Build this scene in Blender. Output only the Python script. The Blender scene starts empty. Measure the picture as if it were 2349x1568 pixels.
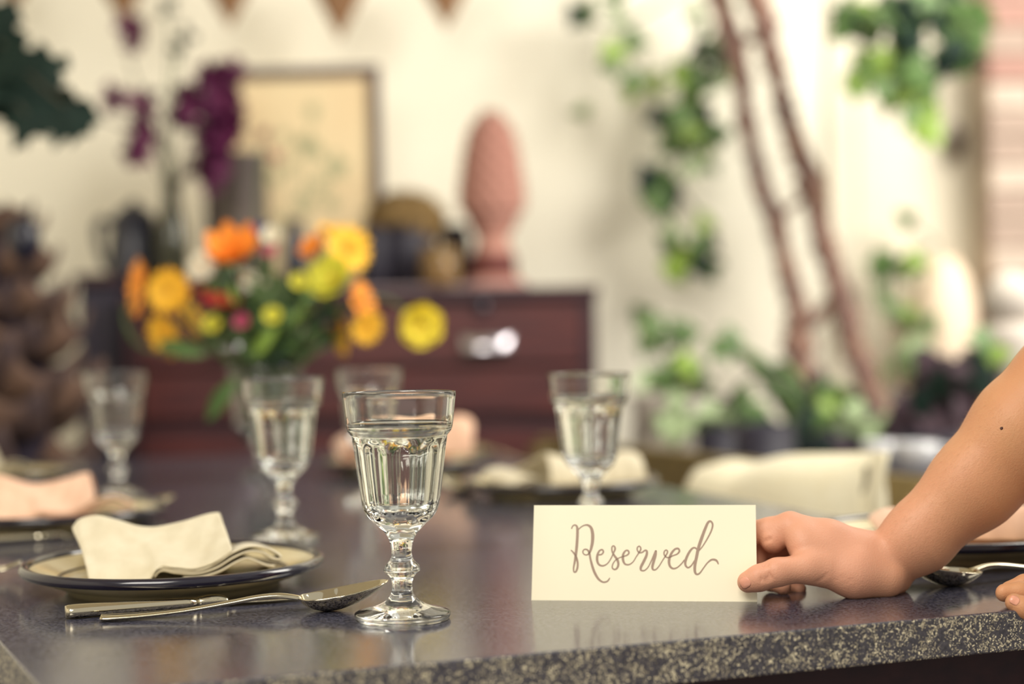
import bpy, bmesh, math, random
import numpy as np
from mathutils import Vector, Matrix, Euler

random.seed(7)
scene = bpy.context.scene
COL = scene.collection
PI = math.pi

# ------------------------------------------------------------------ camera
F_PX, HORIZON, ROLL, TABLE_Z, CAM_H = 3800.0, 765.0, 0.017, 0.76, 0.20
PITCH = (784 - HORIZON) / F_PX
_fw = Vector((0, math.cos(PITCH), -math.sin(PITCH)))
_up = Vector((0, math.sin(PITCH), math.cos(PITCH)))
_rt = Vector((1, 0, 0))
_r2 = _rt * math.cos(ROLL) - _up * math.sin(ROLL)
_u2 = _rt * math.sin(ROLL) + _up * math.cos(ROLL)
CAM = Vector((0, 0, TABLE_Z + CAM_H))
cam_data = bpy.data.cameras.new('camera')
cam = bpy.data.objects.new('camera', cam_data)
COL.objects.link(cam)
m = Matrix((_r2, _u2, -_fw)).transposed().to_4x4()
m.translation = CAM
cam.matrix_world = m
cam_data.sensor_width = 36.0
cam_data.lens = F_PX / 2349.0 * 36.0
cam_data.clip_start = 0.05
cam_data.dof.use_dof = True
cam_data.dof.focus_distance = 1.19
cam_data.dof.aperture_fstop = 2.3
scene.camera = cam

# ------------------------------------------------------------------ world, lights, exposure
world = bpy.data.worlds.new('overcast_sky')
scene.world = world
world.use_nodes = True
bg = world.node_tree.nodes['Background']
bg.inputs[0].default_value = (1.0, 0.955, 0.84, 1)
bg.inputs[1].default_value = 0.31

def area(name, loc, target, sx, sy, power, color):
    d = bpy.data.lights.new(name, 'AREA')
    d.shape = 'RECTANGLE'; d.size = sx; d.size_y = sy; d.energy = power; d.color = color
    o = bpy.data.objects.new(name, d); COL.objects.link(o)
    o.location = loc
    o.rotation_euler = (Vector(target) - Vector(loc)).to_track_quat('-Z', 'Y').to_euler()
    return o
area('courtyard_daylight', (2.0, 2.3, 2.5), (0.75, 4.2, 1.1), 1.5, 1.5, 60, (1.0, 0.955, 0.86))
area('front_daylight', (-0.6, -0.5, 2.45), (0.3, 1.3, 0.8), 1.3, 1.3, 30, (1.0, 0.95, 0.85))

vs = scene.view_settings
vs.view_transform = 'Standard'; vs.look = 'None'; vs.exposure = 0.92; vs.gamma = 1.0
vs.use_curve_mapping = False

# ------------------------------------------------------------------ helpers
def at(px, py, d):
    """A point of the place at distance d along the view axis, seen in the photograph at (px, py)."""
    return CAM + (_fw + _r2 * ((px - 1174.5) / F_PX) - _u2 * ((py - 784) / F_PX)) * d
def on_z(px, py, z=TABLE_Z):
    r = _fw + _r2 * ((px - 1174.5) / F_PX) - _u2 * ((py - 784) / F_PX)
    return CAM + r * ((z - CAM.z) / r.z)
def lin(c):
    c = [x / 255.0 for x in c]
    return tuple(x / 12.92 if x <= 0.04045 else ((x + 0.055) / 1.055) ** 2.4 for x in c)

def mat(name, rgb, rough=0.6, metal=0.0, spec=0.5, var=None, scale=30.0, bump=0.0, bscale=None, sss=0.0,
        trans=0.0, ior=None, stretch=(1, 1, 1), sheen=0.0, coat=0.0, thin=0.0):
    m = bpy.data.materials.new(name); m.use_nodes = True
    nt = m.node_tree; b = nt.nodes['Principled BSDF']
    c = lin(rgb)
    b.inputs['Base Color'].default_value = (*c, 1)
    b.inputs['Roughness'].default_value = rough
    b.inputs['Metallic'].default_value = metal
    b.inputs['Specular IOR Level'].default_value = spec
    if ior: b.inputs['IOR'].default_value = ior
    if trans: b.inputs['Transmission Weight'].default_value = trans
    if sheen: b.inputs['Sheen Weight'].default_value = sheen
    if coat: b.inputs['Coat Weight'].default_value = coat; b.inputs['Coat Roughness'].default_value = 0.08
    if sss:
        b.inputs['Subsurface Weight'].default_value = sss
        b.inputs['Subsurface Radius'].default_value = (0.012, 0.005, 0.003)
        b.inputs['Subsurface Scale'].default_value = 0.6
    tc = None
    if var or bump:
        tc = nt.nodes.new('ShaderNodeTexCoord'); mp = nt.nodes.new('ShaderNodeMapping')
        mp.inputs['Scale'].default_value = stretch
        nt.links.new(tc.outputs['Object'], mp.inputs['Vector'])
    if var:
        n = nt.nodes.new('ShaderNodeTexNoise'); n.inputs['Scale'].default_value = scale
        n.inputs['Detail'].default_value = 5
        nt.links.new(mp.outputs[0], n.inputs['Vector'])
        r = nt.nodes.new('ShaderNodeValToRGB')
        r.color_ramp.elements[0].position = 0.32; r.color_ramp.elements[1].position = 0.68
        r.color_ramp.elements[0].color = (*c, 1); r.color_ramp.elements[1].color = (*lin(var), 1)
        nt.links.new(n.outputs['Fac'], r.inputs[0]); nt.links.new(r.outputs[0], b.inputs['Base Color'])
    if bump:
        n2 = nt.nodes.new('ShaderNodeTexNoise'); n2.inputs['Scale'].default_value = bscale or scale
        n2.inputs['Detail'].default_value = 4
        nt.links.new(mp.outputs[0], n2.inputs['Vector'])
        bp = nt.nodes.new('ShaderNodeBump'); bp.inputs['Strength'].default_value = bump
        bp.inputs['Distance'].default_value = 0.002
        nt.links.new(n2.outputs['Fac'], bp.inputs['Height']); nt.links.new(bp.outputs[0], b.inputs['Normal'])
    return m

def mesh(name, V, F, material=None, smooth=True):
    me = bpy.data.meshes.new(name)
    me.from_pydata([tuple(v) for v in V], [], [tuple(f) for f in F])
    me.validate(); me.update()
    if smooth:
        me.polygons.foreach_set('use_smooth', [True] * len(me.polygons))
    if material: me.materials.append(material)
    return me

ROOT = {}                                    # world base of each thing, by object
def tag(o, label=None, cat=None, group=None, kind=None):
    if label: o['label'] = label
    if cat: o['category'] = cat
    if group: o['group'] = group
    if kind: o['kind'] = kind
    return o
def thing(name, label, cat, loc=(0, 0, 0), rotz=0.0, group=None, kind=None):
    o = bpy.data.objects.new(name, None); COL.objects.link(o)
    o.empty_display_size = 0.05
    o.location = loc; o.rotation_euler = (0, 0, rotz)
    ROOT[o] = Vector(loc)
    return tag(o, label, cat, group, kind)
def part(name, VF, material, parent, world=False, smooth=True, label=None):
    V, F = VF
    base = ROOT[parent]
    if world: V = [Vector(v) - base for v in V]
    o = bpy.data.objects.new(name, mesh(name, V, F, material, smooth)); COL.objects.link(o)
    o.parent = parent; ROOT[o] = base
    if label: o['label'] = label
    return o
def solo(name, VF, material, label, cat, loc, group=None, kind=None, smooth=True, world=True):
    V, F = VF
    if world: V = [Vector(v) - Vector(loc) for v in V]
    o = bpy.data.objects.new(name, mesh(name, V, F, material, smooth)); COL.objects.link(o)
    o.location = loc; ROOT[o] = Vector(loc)
    return tag(o, label, cat, group, kind)
def inst(name, me, parent, mtx):             # a part that shares its mesh
    o = bpy.data.objects.new(name, me); COL.objects.link(o)
    o.parent = parent; o.matrix_local = mtx; ROOT[o] = ROOT[parent]
    return o
def copy_tree(o, loc=None, rotz=None, label=None, parent=None):
    c = o.copy(); COL.objects.link(c)
    if parent is not None: c.parent = parent
    if loc is not None: c.location = loc
    if rotz is not None: c.rotation_euler = (0, 0, rotz)
    if label: c['label'] = label
    ROOT[c] = Vector(c.location) if parent is None else ROOT[parent]
    for ch in list(o.children): copy_tree(ch, parent=c)
    return c
def bevel(o, w=0.003, seg=2):
    md = o.modifiers.new('bevel', 'BEVEL'); md.width = w; md.segments = seg; md.limit_method = 'ANGLE'
    return o
def solid(o, t, off=0.0):
    md = o.modifiers.new('solidify', 'SOLIDIFY'); md.thickness = t; md.offset = off
    return o
def subd(o, n=1):
    md = o.modifiers.new('subsurf', 'SUBSURF'); md.levels = n; md.render_levels = n
    return o

def join(*vfs):
    V, F = [], []
    for v, f in vfs:
        k = len(V); V += list(v); F += [tuple(i + k for i in q) for q in f]
    return V, F
def box(x0, x1, y0, y1, z0, z1):
    V = [(x0, y0, z0), (x1, y0, z0), (x1, y1, z0), (x0, y1, z0), (x0, y0, z1), (x1, y0, z1), (x1, y1, z1), (x0, y1, z1)]
    return V, [(0, 3, 2, 1), (4, 5, 6, 7), (0, 1, 5, 4), (1, 2, 6, 5), (2, 3, 7, 6), (3, 0, 4, 7)]
def prism(poly, z0, z1):
    n = len(poly)
    V = [(p[0], p[1], z0) for p in poly] + [(p[0], p[1], z1) for p in poly]
    return V, [tuple(range(n))[::-1], tuple(range(n, 2 * n))] + [(i, (i + 1) % n, n + (i + 1) % n, n + i) for i in range(n)]
def obox(c, u, v, w, hu, hv, hw):            # oriented box: centre, unit axes, half sizes
    c, u, v, w = Vector(c), Vector(u), Vector(v), Vector(w)
    V = [c + u * a * hu + v * b * hv + w * e * hw for e in (-1, 1) for a, b in ((-1, -1), (1, -1), (1, 1), (-1, 1))]
    return V, [(0, 3, 2, 1), (4, 5, 6, 7), (0, 1, 5, 4), (1, 2, 6, 5), (2, 3, 7, 6), (3, 0, 4, 7)]
def lathe(prof, n=48, rmod=None, closed=False):
    V, F = [], []
    for r, z in prof:
        for k in range(n):
            a = 2 * PI * k / n
            q = r * (rmod(a, r, z) if rmod else 1.0)
            V.append((q * math.cos(a), q * math.sin(a), z))
    mrows = len(prof)
    for i in range(mrows - 1 + (1 if closed else 0)):
        j = (i + 1) % mrows
        for k in range(n):
            l = (k + 1) % n
            F.append((i * n + k, i * n + l, j * n + l, j * n + k))
    if not closed:
        for i, flip in ((0, True), (mrows - 1, False)):
            if prof[i][0] > 1e-6:
                ring = [i * n + k for k in range(n)]
                F.append(tuple(ring[::-1] if flip else ring))
    return V, F
def shift(vf, d):
    d = Vector(d); return [Vector(v) + d for v in vf[0]], vf[1]
def xform(vf, mtx):
    return [mtx @ Vector(v) for v in vf[0]], vf[1]
def crom(pts, n=6):
    pts = [np.array(p, float) for p in pts]
    P = [2 * pts[0] - pts[1]] + pts + [2 * pts[-1] - pts[-2]]
    out = []
    for i in range(1, len(P) - 2):
        for k in range(n):
            t = k / n
            out.append(0.5 * ((2 * P[i]) + (-P[i - 1] + P[i + 1]) * t + (2 * P[i - 1] - 5 * P[i] + 4 * P[i + 1] - P[i + 2]) * t * t
                              + (-P[i - 1] + 3 * P[i] - 3 * P[i + 1] + P[i + 2]) * t ** 3))
    out.append(P[-2]); return out
def tube(pts, rad, n=8, smooth=4):
    if smooth and len(pts) > 2:
        rr = rad if hasattr(rad, '__len__') else [rad] * len(pts)
        q = crom([list(p) + [r] for p, r in zip(pts, rr)], smooth)
        pts = [Vector(a[:3]) for a in q]; rad = [a[3] for a in q]
    else:
        pts = [Vector(p) for p in pts]
        rad = list(rad) if hasattr(rad, '__len__') else [rad] * len(pts)
    V, F = [], []
    t0 = (pts[1] - pts[0]).normalized()
    a = t0.orthogonal().normalized()
    for i, p in enumerate(pts):
        t = (pts[min(i + 1, len(pts) - 1)] - pts[max(i - 1, 0)]).normalized()
        a = (a - t * a.dot(t)).normalized(); b = t.cross(a)
        for k in range(n):
            th = 2 * PI * k / n
            V.append(p + (a * math.cos(th) + b * math.sin(th)) * rad[i])
    for i in range(len(pts) - 1):
        for k in range(n):
            l = (k + 1) % n
            F.append((i * n + k, i * n + l, (i + 1) * n + l, (i + 1) * n + k))
    F.append(tuple(range(n))[::-1]); e = (len(pts) - 1) * n; F.append(tuple(range(e, e + n)))
    return V, F
def ball(c, rx, ry=None, rz=None, nu=16, nv=10, jit=0.0):
    ry = ry or rx; rz = rz or rx
    prof = [(math.sin(PI * i / nv), -math.cos(PI * i / nv)) for i in range(nv + 1)]
    V, F = [], []
    for r, z in prof[1:-1]:
        for k in range(nu):
            a = 2 * PI * k / nu; j = 1 + random.uniform(-jit, jit)
            V.append((c[0] + rx * r * math.cos(a) * j, c[1] + ry * r * math.sin(a) * j, c[2] + rz * z * j))
    for i in range(nv - 2):
        for k in range(nu):
            l = (k + 1) % nu
            F.append((i * nu + k, i * nu + l, (i + 1) * nu + l, (i + 1) * nu + k))
    b = len(V); V += [(c[0], c[1], c[2] - rz), (c[0], c[1], c[2] + rz)]
    e = (nv - 2) * nu
    for k in range(nu):
        l = (k + 1) % nu
        F.append((b, l, k)); F.append((b + 1, e + k, e + l))
    return V, F
def grid(fn, nu, nv):
    V = [fn(i / nu, j / nv) for j in range(nv + 1) for i in range(nu + 1)]
    F = [(j * (nu + 1) + i, j * (nu + 1) + i + 1, (j + 1) * (nu + 1) + i + 1, (j + 1) * (nu + 1) + i) for j in range(nv) for i in range(nu)]
    return V, F
def frame_to(n, spin=0.0):                   # rotation that carries +Z to n
    q = Vector((0, 0, 1)).rotation_difference(Vector(n).normalized())
    return q.to_matrix().to_4x4() @ Matrix.Rotation(spin, 4, 'Z')

# ------------------------------------------------------------------ materials
M = {}
M['plaster'] = mat('cream_plaster', (246, 240, 222), 0.85, var=(250, 245, 229), scale=2.2, bump=0.15, bscale=60)
M['door_paint'] = mat('white_door_paint', (236, 228, 208), 0.6, var=(230, 221, 200), scale=5)
M['floor'] = mat('floor_boards', (84, 64, 58), 0.6, var=(60, 44, 42), scale=4, stretch=(1, 8, 1))
M['dresser'] = mat('mahogany', (92, 42, 40), 0.42, var=(62, 28, 34), scale=5, stretch=(1.2, 6, 14), bump=0.05)
M['dresser_dark'] = mat('dark_mahogany', (60, 28, 38), 0.45, var=(48, 22, 32), scale=6, stretch=(1, 5, 12))
M['slate_paint'] = mat('slate_painted_wood', (50, 45, 64), 0.5, var=(44, 38, 56), scale=6)
M['silver'] = mat('brushed_silver', (205, 200, 208), 0.22, metal=1.0)
M['cutlery'] = mat('polished_steel', (212, 202, 178), 0.07, metal=1.0)
M['glass'] = mat('clear_glass', (252, 253, 250), 0.0, trans=1.0, ior=1.5)
M['water'] = mat('water', (253, 254, 252), 0.0, trans=1.0, ior=1.33)
M['plate'] = mat('cream_stoneware', (205, 190, 150), 0.25, var=(188, 170, 128), scale=18, coat=0.4)
M['plate_rim'] = mat('navy_glazed_rim', (18, 12, 32), 0.16, coat=0.5)
M['plate_ring'] = mat('brown_glaze_line', (70, 52, 44), 0.3)
def cloth(name, rgb, rgb2): return mat(name, rgb, 0.9, spec=0.2, var=rgb2, scale=60, bump=0.35, bscale=900, sheen=0.25)
M['cloth_cream'] = cloth('cream_linen', (218, 208, 182), (208, 196, 168))
M['cloth_pink'] = cloth('peach_linen', (240, 198, 170), (232, 188, 160))
M['cloth_edge'] = cloth('cream_linen_shade', (206, 196, 164), (196, 186, 156))
M['cushion'] = cloth('ivory_canvas', (250, 242, 214), (246, 236, 204))
M['welt'] = cloth('grey_stitching', (150, 142, 120), (120, 114, 98))
M['olive_wood'] = mat('olive_painted_wood', (122, 104, 62), 0.6, var=(98, 84, 54), scale=8, stretch=(1, 8, 8))
M['card'] = mat('cream_card', (252, 243, 216), 0.7, spec=0.3, var=(251, 241, 213), scale=3)
M['ink'] = mat('taupe_ink', (170, 147, 131), 0.7, spec=0.2)
M['terracotta'] = mat('terracotta', (190, 140, 124), 0.85, var=(166, 114, 102), scale=14, bump=0.4, bscale=70)
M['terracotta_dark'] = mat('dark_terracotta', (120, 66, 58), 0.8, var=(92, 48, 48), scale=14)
M['bark'] = mat('vine_bark', (158, 122, 104), 0.9, var=(96, 74, 74), scale=26, stretch=(1, 1, 0.35), bump=0.9, bscale=50)
M['cone_brown'] = mat('dried_cone_brown', (124, 94, 74), 0.8, var=(44, 34, 44), scale=9, bump=0.4, bscale=40)
M['cone_core'] = mat('dark_cone_core', (34, 24, 40), 0.9)
M['navy'] = mat('navy_enamel', (16, 16, 38), 0.35, coat=0.3)
M['dark_pot'] = mat('charcoal_pot', (24, 20, 36), 0.6, var=(38, 34, 48), scale=10)
M['zinc'] = mat('weathered_zinc', (128, 116, 108), 0.5, metal=0.3, var=(92, 84, 84), scale=8)
M['frame_wood'] = mat('dark_frame_wood', (88, 66, 66), 0.5, var=(70, 52, 56), scale=12)
M['print_paper'] = mat('aged_print_paper', (240, 220, 178), 0.8, var=(232, 206, 164), scale=5)
M['print_green'] = mat('print_green', (176, 174, 136), 0.8)
M['moss'] = mat('dry_moss', (150, 120, 72), 0.95, var=(96, 78, 50), scale=30)
M['burlap'] = cloth('burlap', (150, 114, 82), (128, 96, 72))
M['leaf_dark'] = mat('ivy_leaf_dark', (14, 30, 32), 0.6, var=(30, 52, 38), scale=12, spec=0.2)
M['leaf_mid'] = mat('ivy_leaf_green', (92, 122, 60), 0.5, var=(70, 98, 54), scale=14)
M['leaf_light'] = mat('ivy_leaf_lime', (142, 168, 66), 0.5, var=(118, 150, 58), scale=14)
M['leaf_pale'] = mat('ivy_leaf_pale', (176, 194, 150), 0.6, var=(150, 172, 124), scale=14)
M['plum_leaf'] = mat('plum_leaf', (34, 18, 34), 0.7, var=(62, 34, 44), scale=14)
M['stem'] = mat('green_stem', (88, 112, 60), 0.6, var=(70, 92, 54), scale=20)
M['stem_dark'] = mat('dark_stem', (84, 82, 66), 0.7)
def petal_mat(n, a, b): return mat(n, a, 0.6, spec=0.3, var=b, scale=40, sss=0.0)
M['orange'] = petal_mat('orange_petal', (250, 164, 62), (248, 150, 48))
M['amber'] = petal_mat('amber_petal', (252, 200, 62), (248, 184, 48))
M['yellow'] = petal_mat('yellow_petal', (252, 236, 92), (248, 226, 76))
M['lemon'] = petal_mat('lemon_petal', (238, 232, 92), (228, 222, 76))
M['red'] = petal_mat('red_petal', (178, 32, 36), (150, 26, 36))
M['maroon'] = petal_mat('maroon_petal', (108, 32, 36), (84, 26, 36))
M['white'] = petal_mat('white_petal', (240, 234, 214), (228, 222, 200))
M['violet'] = petal_mat('violet_petal', (72, 62, 132), (58, 48, 112))
M['pink'] = petal_mat('pink_petal', (204, 84, 124), (186, 72, 112))
M['plum'] = petal_mat('plum_petal', (104, 30, 74), (76, 22, 62))
M['rose'] = petal_mat('dusty_rose_petal', (186, 112, 116), (166, 92, 104))
M['flower_eye'] = mat('flower_centre', (206, 140, 40), 0.8, bump=0.5, bscale=400)
M['bottle'] = mat('olive_glass', (118, 118, 92), 0.08, trans=0.85, ior=1.45)
M['candle'] = mat('candle_wax', (250, 236, 214), 0.6, sss=0.2)
M['amber_glass'] = mat('amber_glass', (206, 168, 112), 0.15, trans=0.7, ior=1.4)
M['white_china'] = mat('white_china', (196, 196, 200), 0.2, coat=0.4)
M['stone_white'] = mat('pale_stone', (214, 206, 194), 0.9, var=(188, 178, 170), scale=6, bump=0.4, bscale=20)
M['shell'] = mat('cream_ceramic', (248, 232, 206), 0.6, var=(240, 214, 188), scale=3)
M['lilac'] = cloth('lilac_runner', (178, 162, 166), (160, 146, 152))
M['brick_a'] = mat('red_brick', (178, 140, 128), 0.9, var=(160, 122, 112), scale=20, bump=0.5)
M['brick_b'] = mat('greyish_brick', (178, 158, 144), 0.9, var=(164, 142, 130), scale=20, bump=0.5)
M['brick_c'] = mat('whitewashed_brick', (206, 190, 174), 0.9, var=(190, 170, 156), scale=20, bump=0.5)
M['mortar'] = mat('pale_mortar', (196, 180, 164), 0.95)
M['skin'] = mat('skin', (204, 150, 108), 0.48, spec=0.35, var=(202, 142, 104), scale=22, bump=0.2, bscale=800, sss=0.12)
def pinker_hand(m):                                  # the hand's own skin is pinker than the forearm's
    nt = m.node_tree; b = nt.nodes['Principled BSDF']; src = b.inputs['Base Color'].links[0].from_socket
    tcn = nt.nodes.new('ShaderNodeTexCoord'); sx = nt.nodes.new('ShaderNodeSeparateXYZ'); mr = nt.nodes.new('ShaderNodeMapRange')
    mr.inputs[1].default_value = -0.25; mr.inputs[2].default_value = -0.15; mr.inputs[3].default_value = 0.75; mr.inputs[4].default_value = 0.0
    mx = nt.nodes.new('ShaderNodeMix'); mx.data_type = 'RGBA'; mx.inputs[7].default_value = (*lin((222, 162, 136)), 1)
    nt.links.new(tcn.outputs['Object'], sx.inputs[0]); nt.links.new(sx.outputs[0], mr.inputs[0]); nt.links.new(mr.outputs[0], mx.inputs[0])
    nt.links.new(src, mx.inputs[6]); nt.links.new(mx.outputs[2], b.inputs['Base Color'])
pinker_hand(M['skin'])
M['nail'] = mat('fingernail', (222, 156, 130), 0.25, spec=0.5)
M['mole'] = mat('mole', (78, 44, 36), 0.7)
M['shirt'] = cloth('navy_cotton', (48, 52, 78), (42, 46, 70))
M['apron_wood'] = mat('table_frame_wood', (60, 30, 36), 0.55, var=(44, 22, 32), scale=8, stretch=(6, 1, 10))

def terrazzo(name, base, chip_amt, chip_scale, rough, chip_rgb):
    m = bpy.data.materials.new(name); m.use_nodes = True
    nt = m.node_tree; b = nt.nodes['Principled BSDF']; N = nt.nodes.new; L = nt.links.new
    tc = N('ShaderNodeTexCoord')
    v = N('ShaderNodeTexVoronoi'); v.inputs['Scale'].default_value = chip_scale; v.inputs['Randomness'].default_value = 1.0
    wn = N('ShaderNodeTexNoise'); wn.inputs['Scale'].default_value = chip_scale * 1.3
    add = N('ShaderNodeMix'); add.data_type = 'RGBA'; add.blend_type = 'LINEAR_LIGHT'; add.inputs[0].default_value = 0.012
    L(tc.outputs['Object'], add.inputs[6]); L(wn.outputs['Color'], add.inputs[7]); L(tc.outputs['Object'], wn.inputs['Vector'])
    L(add.outputs[2], v.inputs['Vector'])
    sep = N('ShaderNodeSeparateColor'); L(v.outputs['Color'], sep.inputs[0])
    # a chip where the cell is chosen and the point lies near its seed
    pick = N('ShaderNodeMath'); pick.operation = 'GREATER_THAN'; pick.inputs[1].default_value = 1 - chip_amt
    L(sep.outputs[0], pick.inputs[0])
    near = N('ShaderNodeMath'); near.operation = 'LESS_THAN'; near.inputs[1].default_value = 0.45
    L(v.outputs['Distance'], near.inputs[0])
    mul = N('ShaderNodeMath'); mul.operation = 'MULTIPLY'; L(pick.outputs[0], mul.inputs[0]); L(near.outputs[0], mul.inputs[1])
    ramp = N('ShaderNodeValToRGB'); L(sep.outputs[1], ramp.inputs[0])
    ramp.color_ramp.elements[0].color = (*lin(chip_rgb[0]), 1); ramp.color_ramp.elements[1].color = (*lin(chip_rgb[1]), 1)
    fine = N('ShaderNodeTexNoise'); fine.inputs['Scale'].default_value = 420; fine.inputs['Detail'].default_value = 3
    L(tc.outputs['Object'], fine.inputs['Vector'])
    fr = N('ShaderNodeValToRGB'); fr.color_ramp.elements[0].position = 0.35; fr.color_ramp.elements[1].position = 0.7
    fr.color_ramp.elements[0].color = (*lin(base[0]), 1); fr.color_ramp.elements[1].color = (*lin(base[1]), 1)
    L(fine.outputs['Fac'], fr.inputs[0])
    mix = N('ShaderNodeMix'); mix.data_type = 'RGBA'
    L(mul.outputs[0], mix.inputs[0]); L(fr.outputs[0], mix.inputs[6]); L(ramp.outputs[0], mix.inputs[7])
    L(mix.outputs[2], b.inputs['Base Color'])
    rn = N('ShaderNodeMapRange'); L(fine.outputs['Fac'], rn.inputs[0])
    rn.inputs[3].default_value = rough * 0.7; rn.inputs[4].default_value = rough * 1.3
    L(rn.outputs[0], b.inputs['Roughness'])
    b.inputs['IOR'].default_value = 1.75
    bp = N('ShaderNodeBump'); bp.inputs['Strength'].default_value = 0.04; bp.inputs['Distance'].default_value = 0.0004
    L(fine.outputs['Fac'], bp.inputs['Height']); L(bp.outputs[0], b.inputs['Normal'])
    return m
M['terrazzo_top'] = terrazzo('polished_terrazzo', ((16, 17, 36), (94, 94, 110)), 0.2, 420, 0.155, ((96, 92, 92), (140, 134, 124)))
M['terrazzo_side'] = terrazzo('honed_terrazzo_edge', ((40, 37, 46), (78, 74, 80)), 0.52, 255, 0.5, ((140, 128, 104), (252, 238, 200)))

# ================================================================== STRUCTURE
def struct(name, VF, material, smooth=False):
    o = bpy.data.objects.new(name, mesh(name, *VF, material, smooth)); COL.objects.link(o)
    o['kind'] = 'structure'; ROOT[o] = Vector((0, 0, 0)); return o
WALL_Y = 4.3
struct('floor', box(-2.6, 3.2, -1.5, WALL_Y + 0.1, -0.05, 0.0), M['floor'])
struct('wall_back', box(-2.6, 3.2, WALL_Y, WALL_Y + 0.12, 0.0, 3.0), M['plaster'])
struct('shade_wall_left', box(-2.0, -1.88, -1.5, WALL_Y, 0.0, 3.0), M['plaster'])  # unseen wall, added to block sky light and darken the left side
struct('shade_ceiling', box(-2.6, 0.1, 0.9, WALL_Y, 2.42, 2.5), M['plaster'])  # unseen overhead slab, added to keep sky light off the left back wall
bevel(struct('baseboard_back', box(-1.88, 0.8, WALL_Y - 0.015, WALL_Y, 0.0, 0.12), M['door_paint']), 0.004)

# white door on the right with its handle
dl, dr = at(1905, 300, 4.26).x, at(2225, 300, 4.26).x
door = struct('door_1', box(dl, dr, WALL_Y - 0.02, WALL_Y - 0.002, 0.0, 2.05), M['door_paint'])
for a, b_ in ((0.08, 0.86), (0.98, 1.92)):
    bevel(part('door_panel', box(dl + 0.07, dr - 0.07, WALL_Y - 0.026, WALL_Y - 0.02, a, b_), M['door_paint'], door, world=True, smooth=False), 0.006)
hp = at(2195, 325, 4.24)
esc = part('door_handle', join(ball((hp.x, hp.y, hp.z), 0.017, 0.012, 0.05), tube([(hp.x, hp.y - 0.01, hp.z + 0.01), (hp.x, hp.y - 0.05, hp.z + 0.01), (hp.x - 0.03, hp.y - 0.055, hp.z + 0.01)], 0.008)), M['plate_ring'], door, world=True, label='dark bronze door handle')
bevel(struct('trim_1', box(dr, at(2262, 300, 4.2).x, WALL_Y - 0.03, WALL_Y, 0.0, 2.12), M['door_paint']), 0.006)

# brick pier on the right, brick by brick
PX0, PX1, PY0 = at(2266, 300, 4.12).x, at(2266, 300, 4.12).x + 0.52, 4.12
pier = struct('wall_right', box(PX0 + 0.006, PX1 - 0.012, PY0 + 0.010, WALL_Y - 0.001, 0.0, 2.2), M['mortar'])
bl, bh, bt = 0.23, 0.068, 0.08
bmeshes = []
for mm in ('brick_a', 'brick_b', 'brick_c'):
    V, F = box(-bl / 2 + 0.005, bl / 2 - 0.005, -bt / 2, bt / 2, -bh / 2 + 0.004, bh / 2 - 0.004)
    bmeshes.append(mesh('brick', V, F, M[mm], False))
hV, hF = box(-bl / 4 + 0.005, bl / 4 - 0.005, -bt / 2, bt / 2, -bh / 2 + 0.004, bh / 2 - 0.004)
hmeshes = [mesh('half_brick', hV, hF, M[mm], False) for mm in ('brick_a', 'brick_b', 'brick_c')]
rb = random.Random(3)
for row in range(int(2.15 / bh)):
    z = row * bh + bh / 2
    stag = row % 2
    xs = [(PX0 + bl / 2, 0), (PX0 + bl * 1.5, 0)] if stag else [(PX0 + bl / 4, 1), (PX0 + bl, 0), (PX0 + bl * 1.75, 1)]
    for x, half in xs:
        k = rb.choices((0, 1, 2), (0.42, 0.36, 0.22))[0]
        inst('brick', (hmeshes if half else bmeshes)[k], pier,
             Matrix.Translation((x, PY0 + bt / 2 - rb.uniform(0, 0.006), z)))

# ================================================================== TABLE
n0, n1 = on_z(1000, 1518), on_z(2349, 1398)
u = (n1 - n0); u.z = 0; u.normalize()
v = Vector((-u.y, u.x, 0))
def uvw(p): return Vector((p - n0).to_tuple()).dot(u), (p - n0).dot(v)
uL = uvw(on_z(40, 1520))[0]
uR = 0.5 * (uvw(on_z(1500, 1110))[0] + uvw(on_z(1900, 1180))[0])
vF = uvw(on_z(500, 1043))[1]
print('TABLE u', uL, uR, 'v', vF, 'dir', u[:])
def tp(a, b, z=TABLE_Z):
    p = n0 + u * a + v * b; return Vector((p.x, p.y, z))
lA, lB = on_z(0, 1475), on_z(82, 1568)                  # left edge as it runs in the place
lu0, lv0 = uvw(lA); lu1, lv1 = uvw(lB); lsl = (lu1 - lu0) / (lv1 - lv0)
def uLv(b): return lu0 + lsl * (b - lv0)
rA_, rB_ = uvw(on_z(1500, 1110)), uvw(on_z(1900, 1180)); rsl = (rB_[0] - rA_[0]) / (rB_[1] - rA_[1])
def uRv(b): return rA_[0] + rsl * (b - rA_[1])
tc = tp((uL + uR) / 2, vF / 2, 0)
table = thing('stone_table', 'large dark grey terrazzo dining table with speckled edge, set for a meal', 'table', tc)
TH = 0.0285
slab = part('tabletop', prism([tp(uLv(0), 0), tp(uRv(0), 0), tp(uRv(vF), vF), tp(uLv(vF), vF)], TABLE_Z - TH, TABLE_Z), M['terrazzo_top'], table, world=True, smooth=False)
slab.data.materials.append(M['terrazzo_side'])
for p in slab.data.polygons:
    if abs(p.normal.z) < 0.5: p.material_index = 1
bevel(slab, 0.0015, 2)
def tbox(a0, a1, b0, b1, z0, z1): return prism([tp(a0, b0), tp(a1, b0), tp(a1, b1), tp(a0, b1)], z0, z1)
ins = 0.06
uL = max(uLv(0), uLv(vF)); uR = min(uRv(0), uRv(vF))
zt = TABLE_Z - TH
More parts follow.
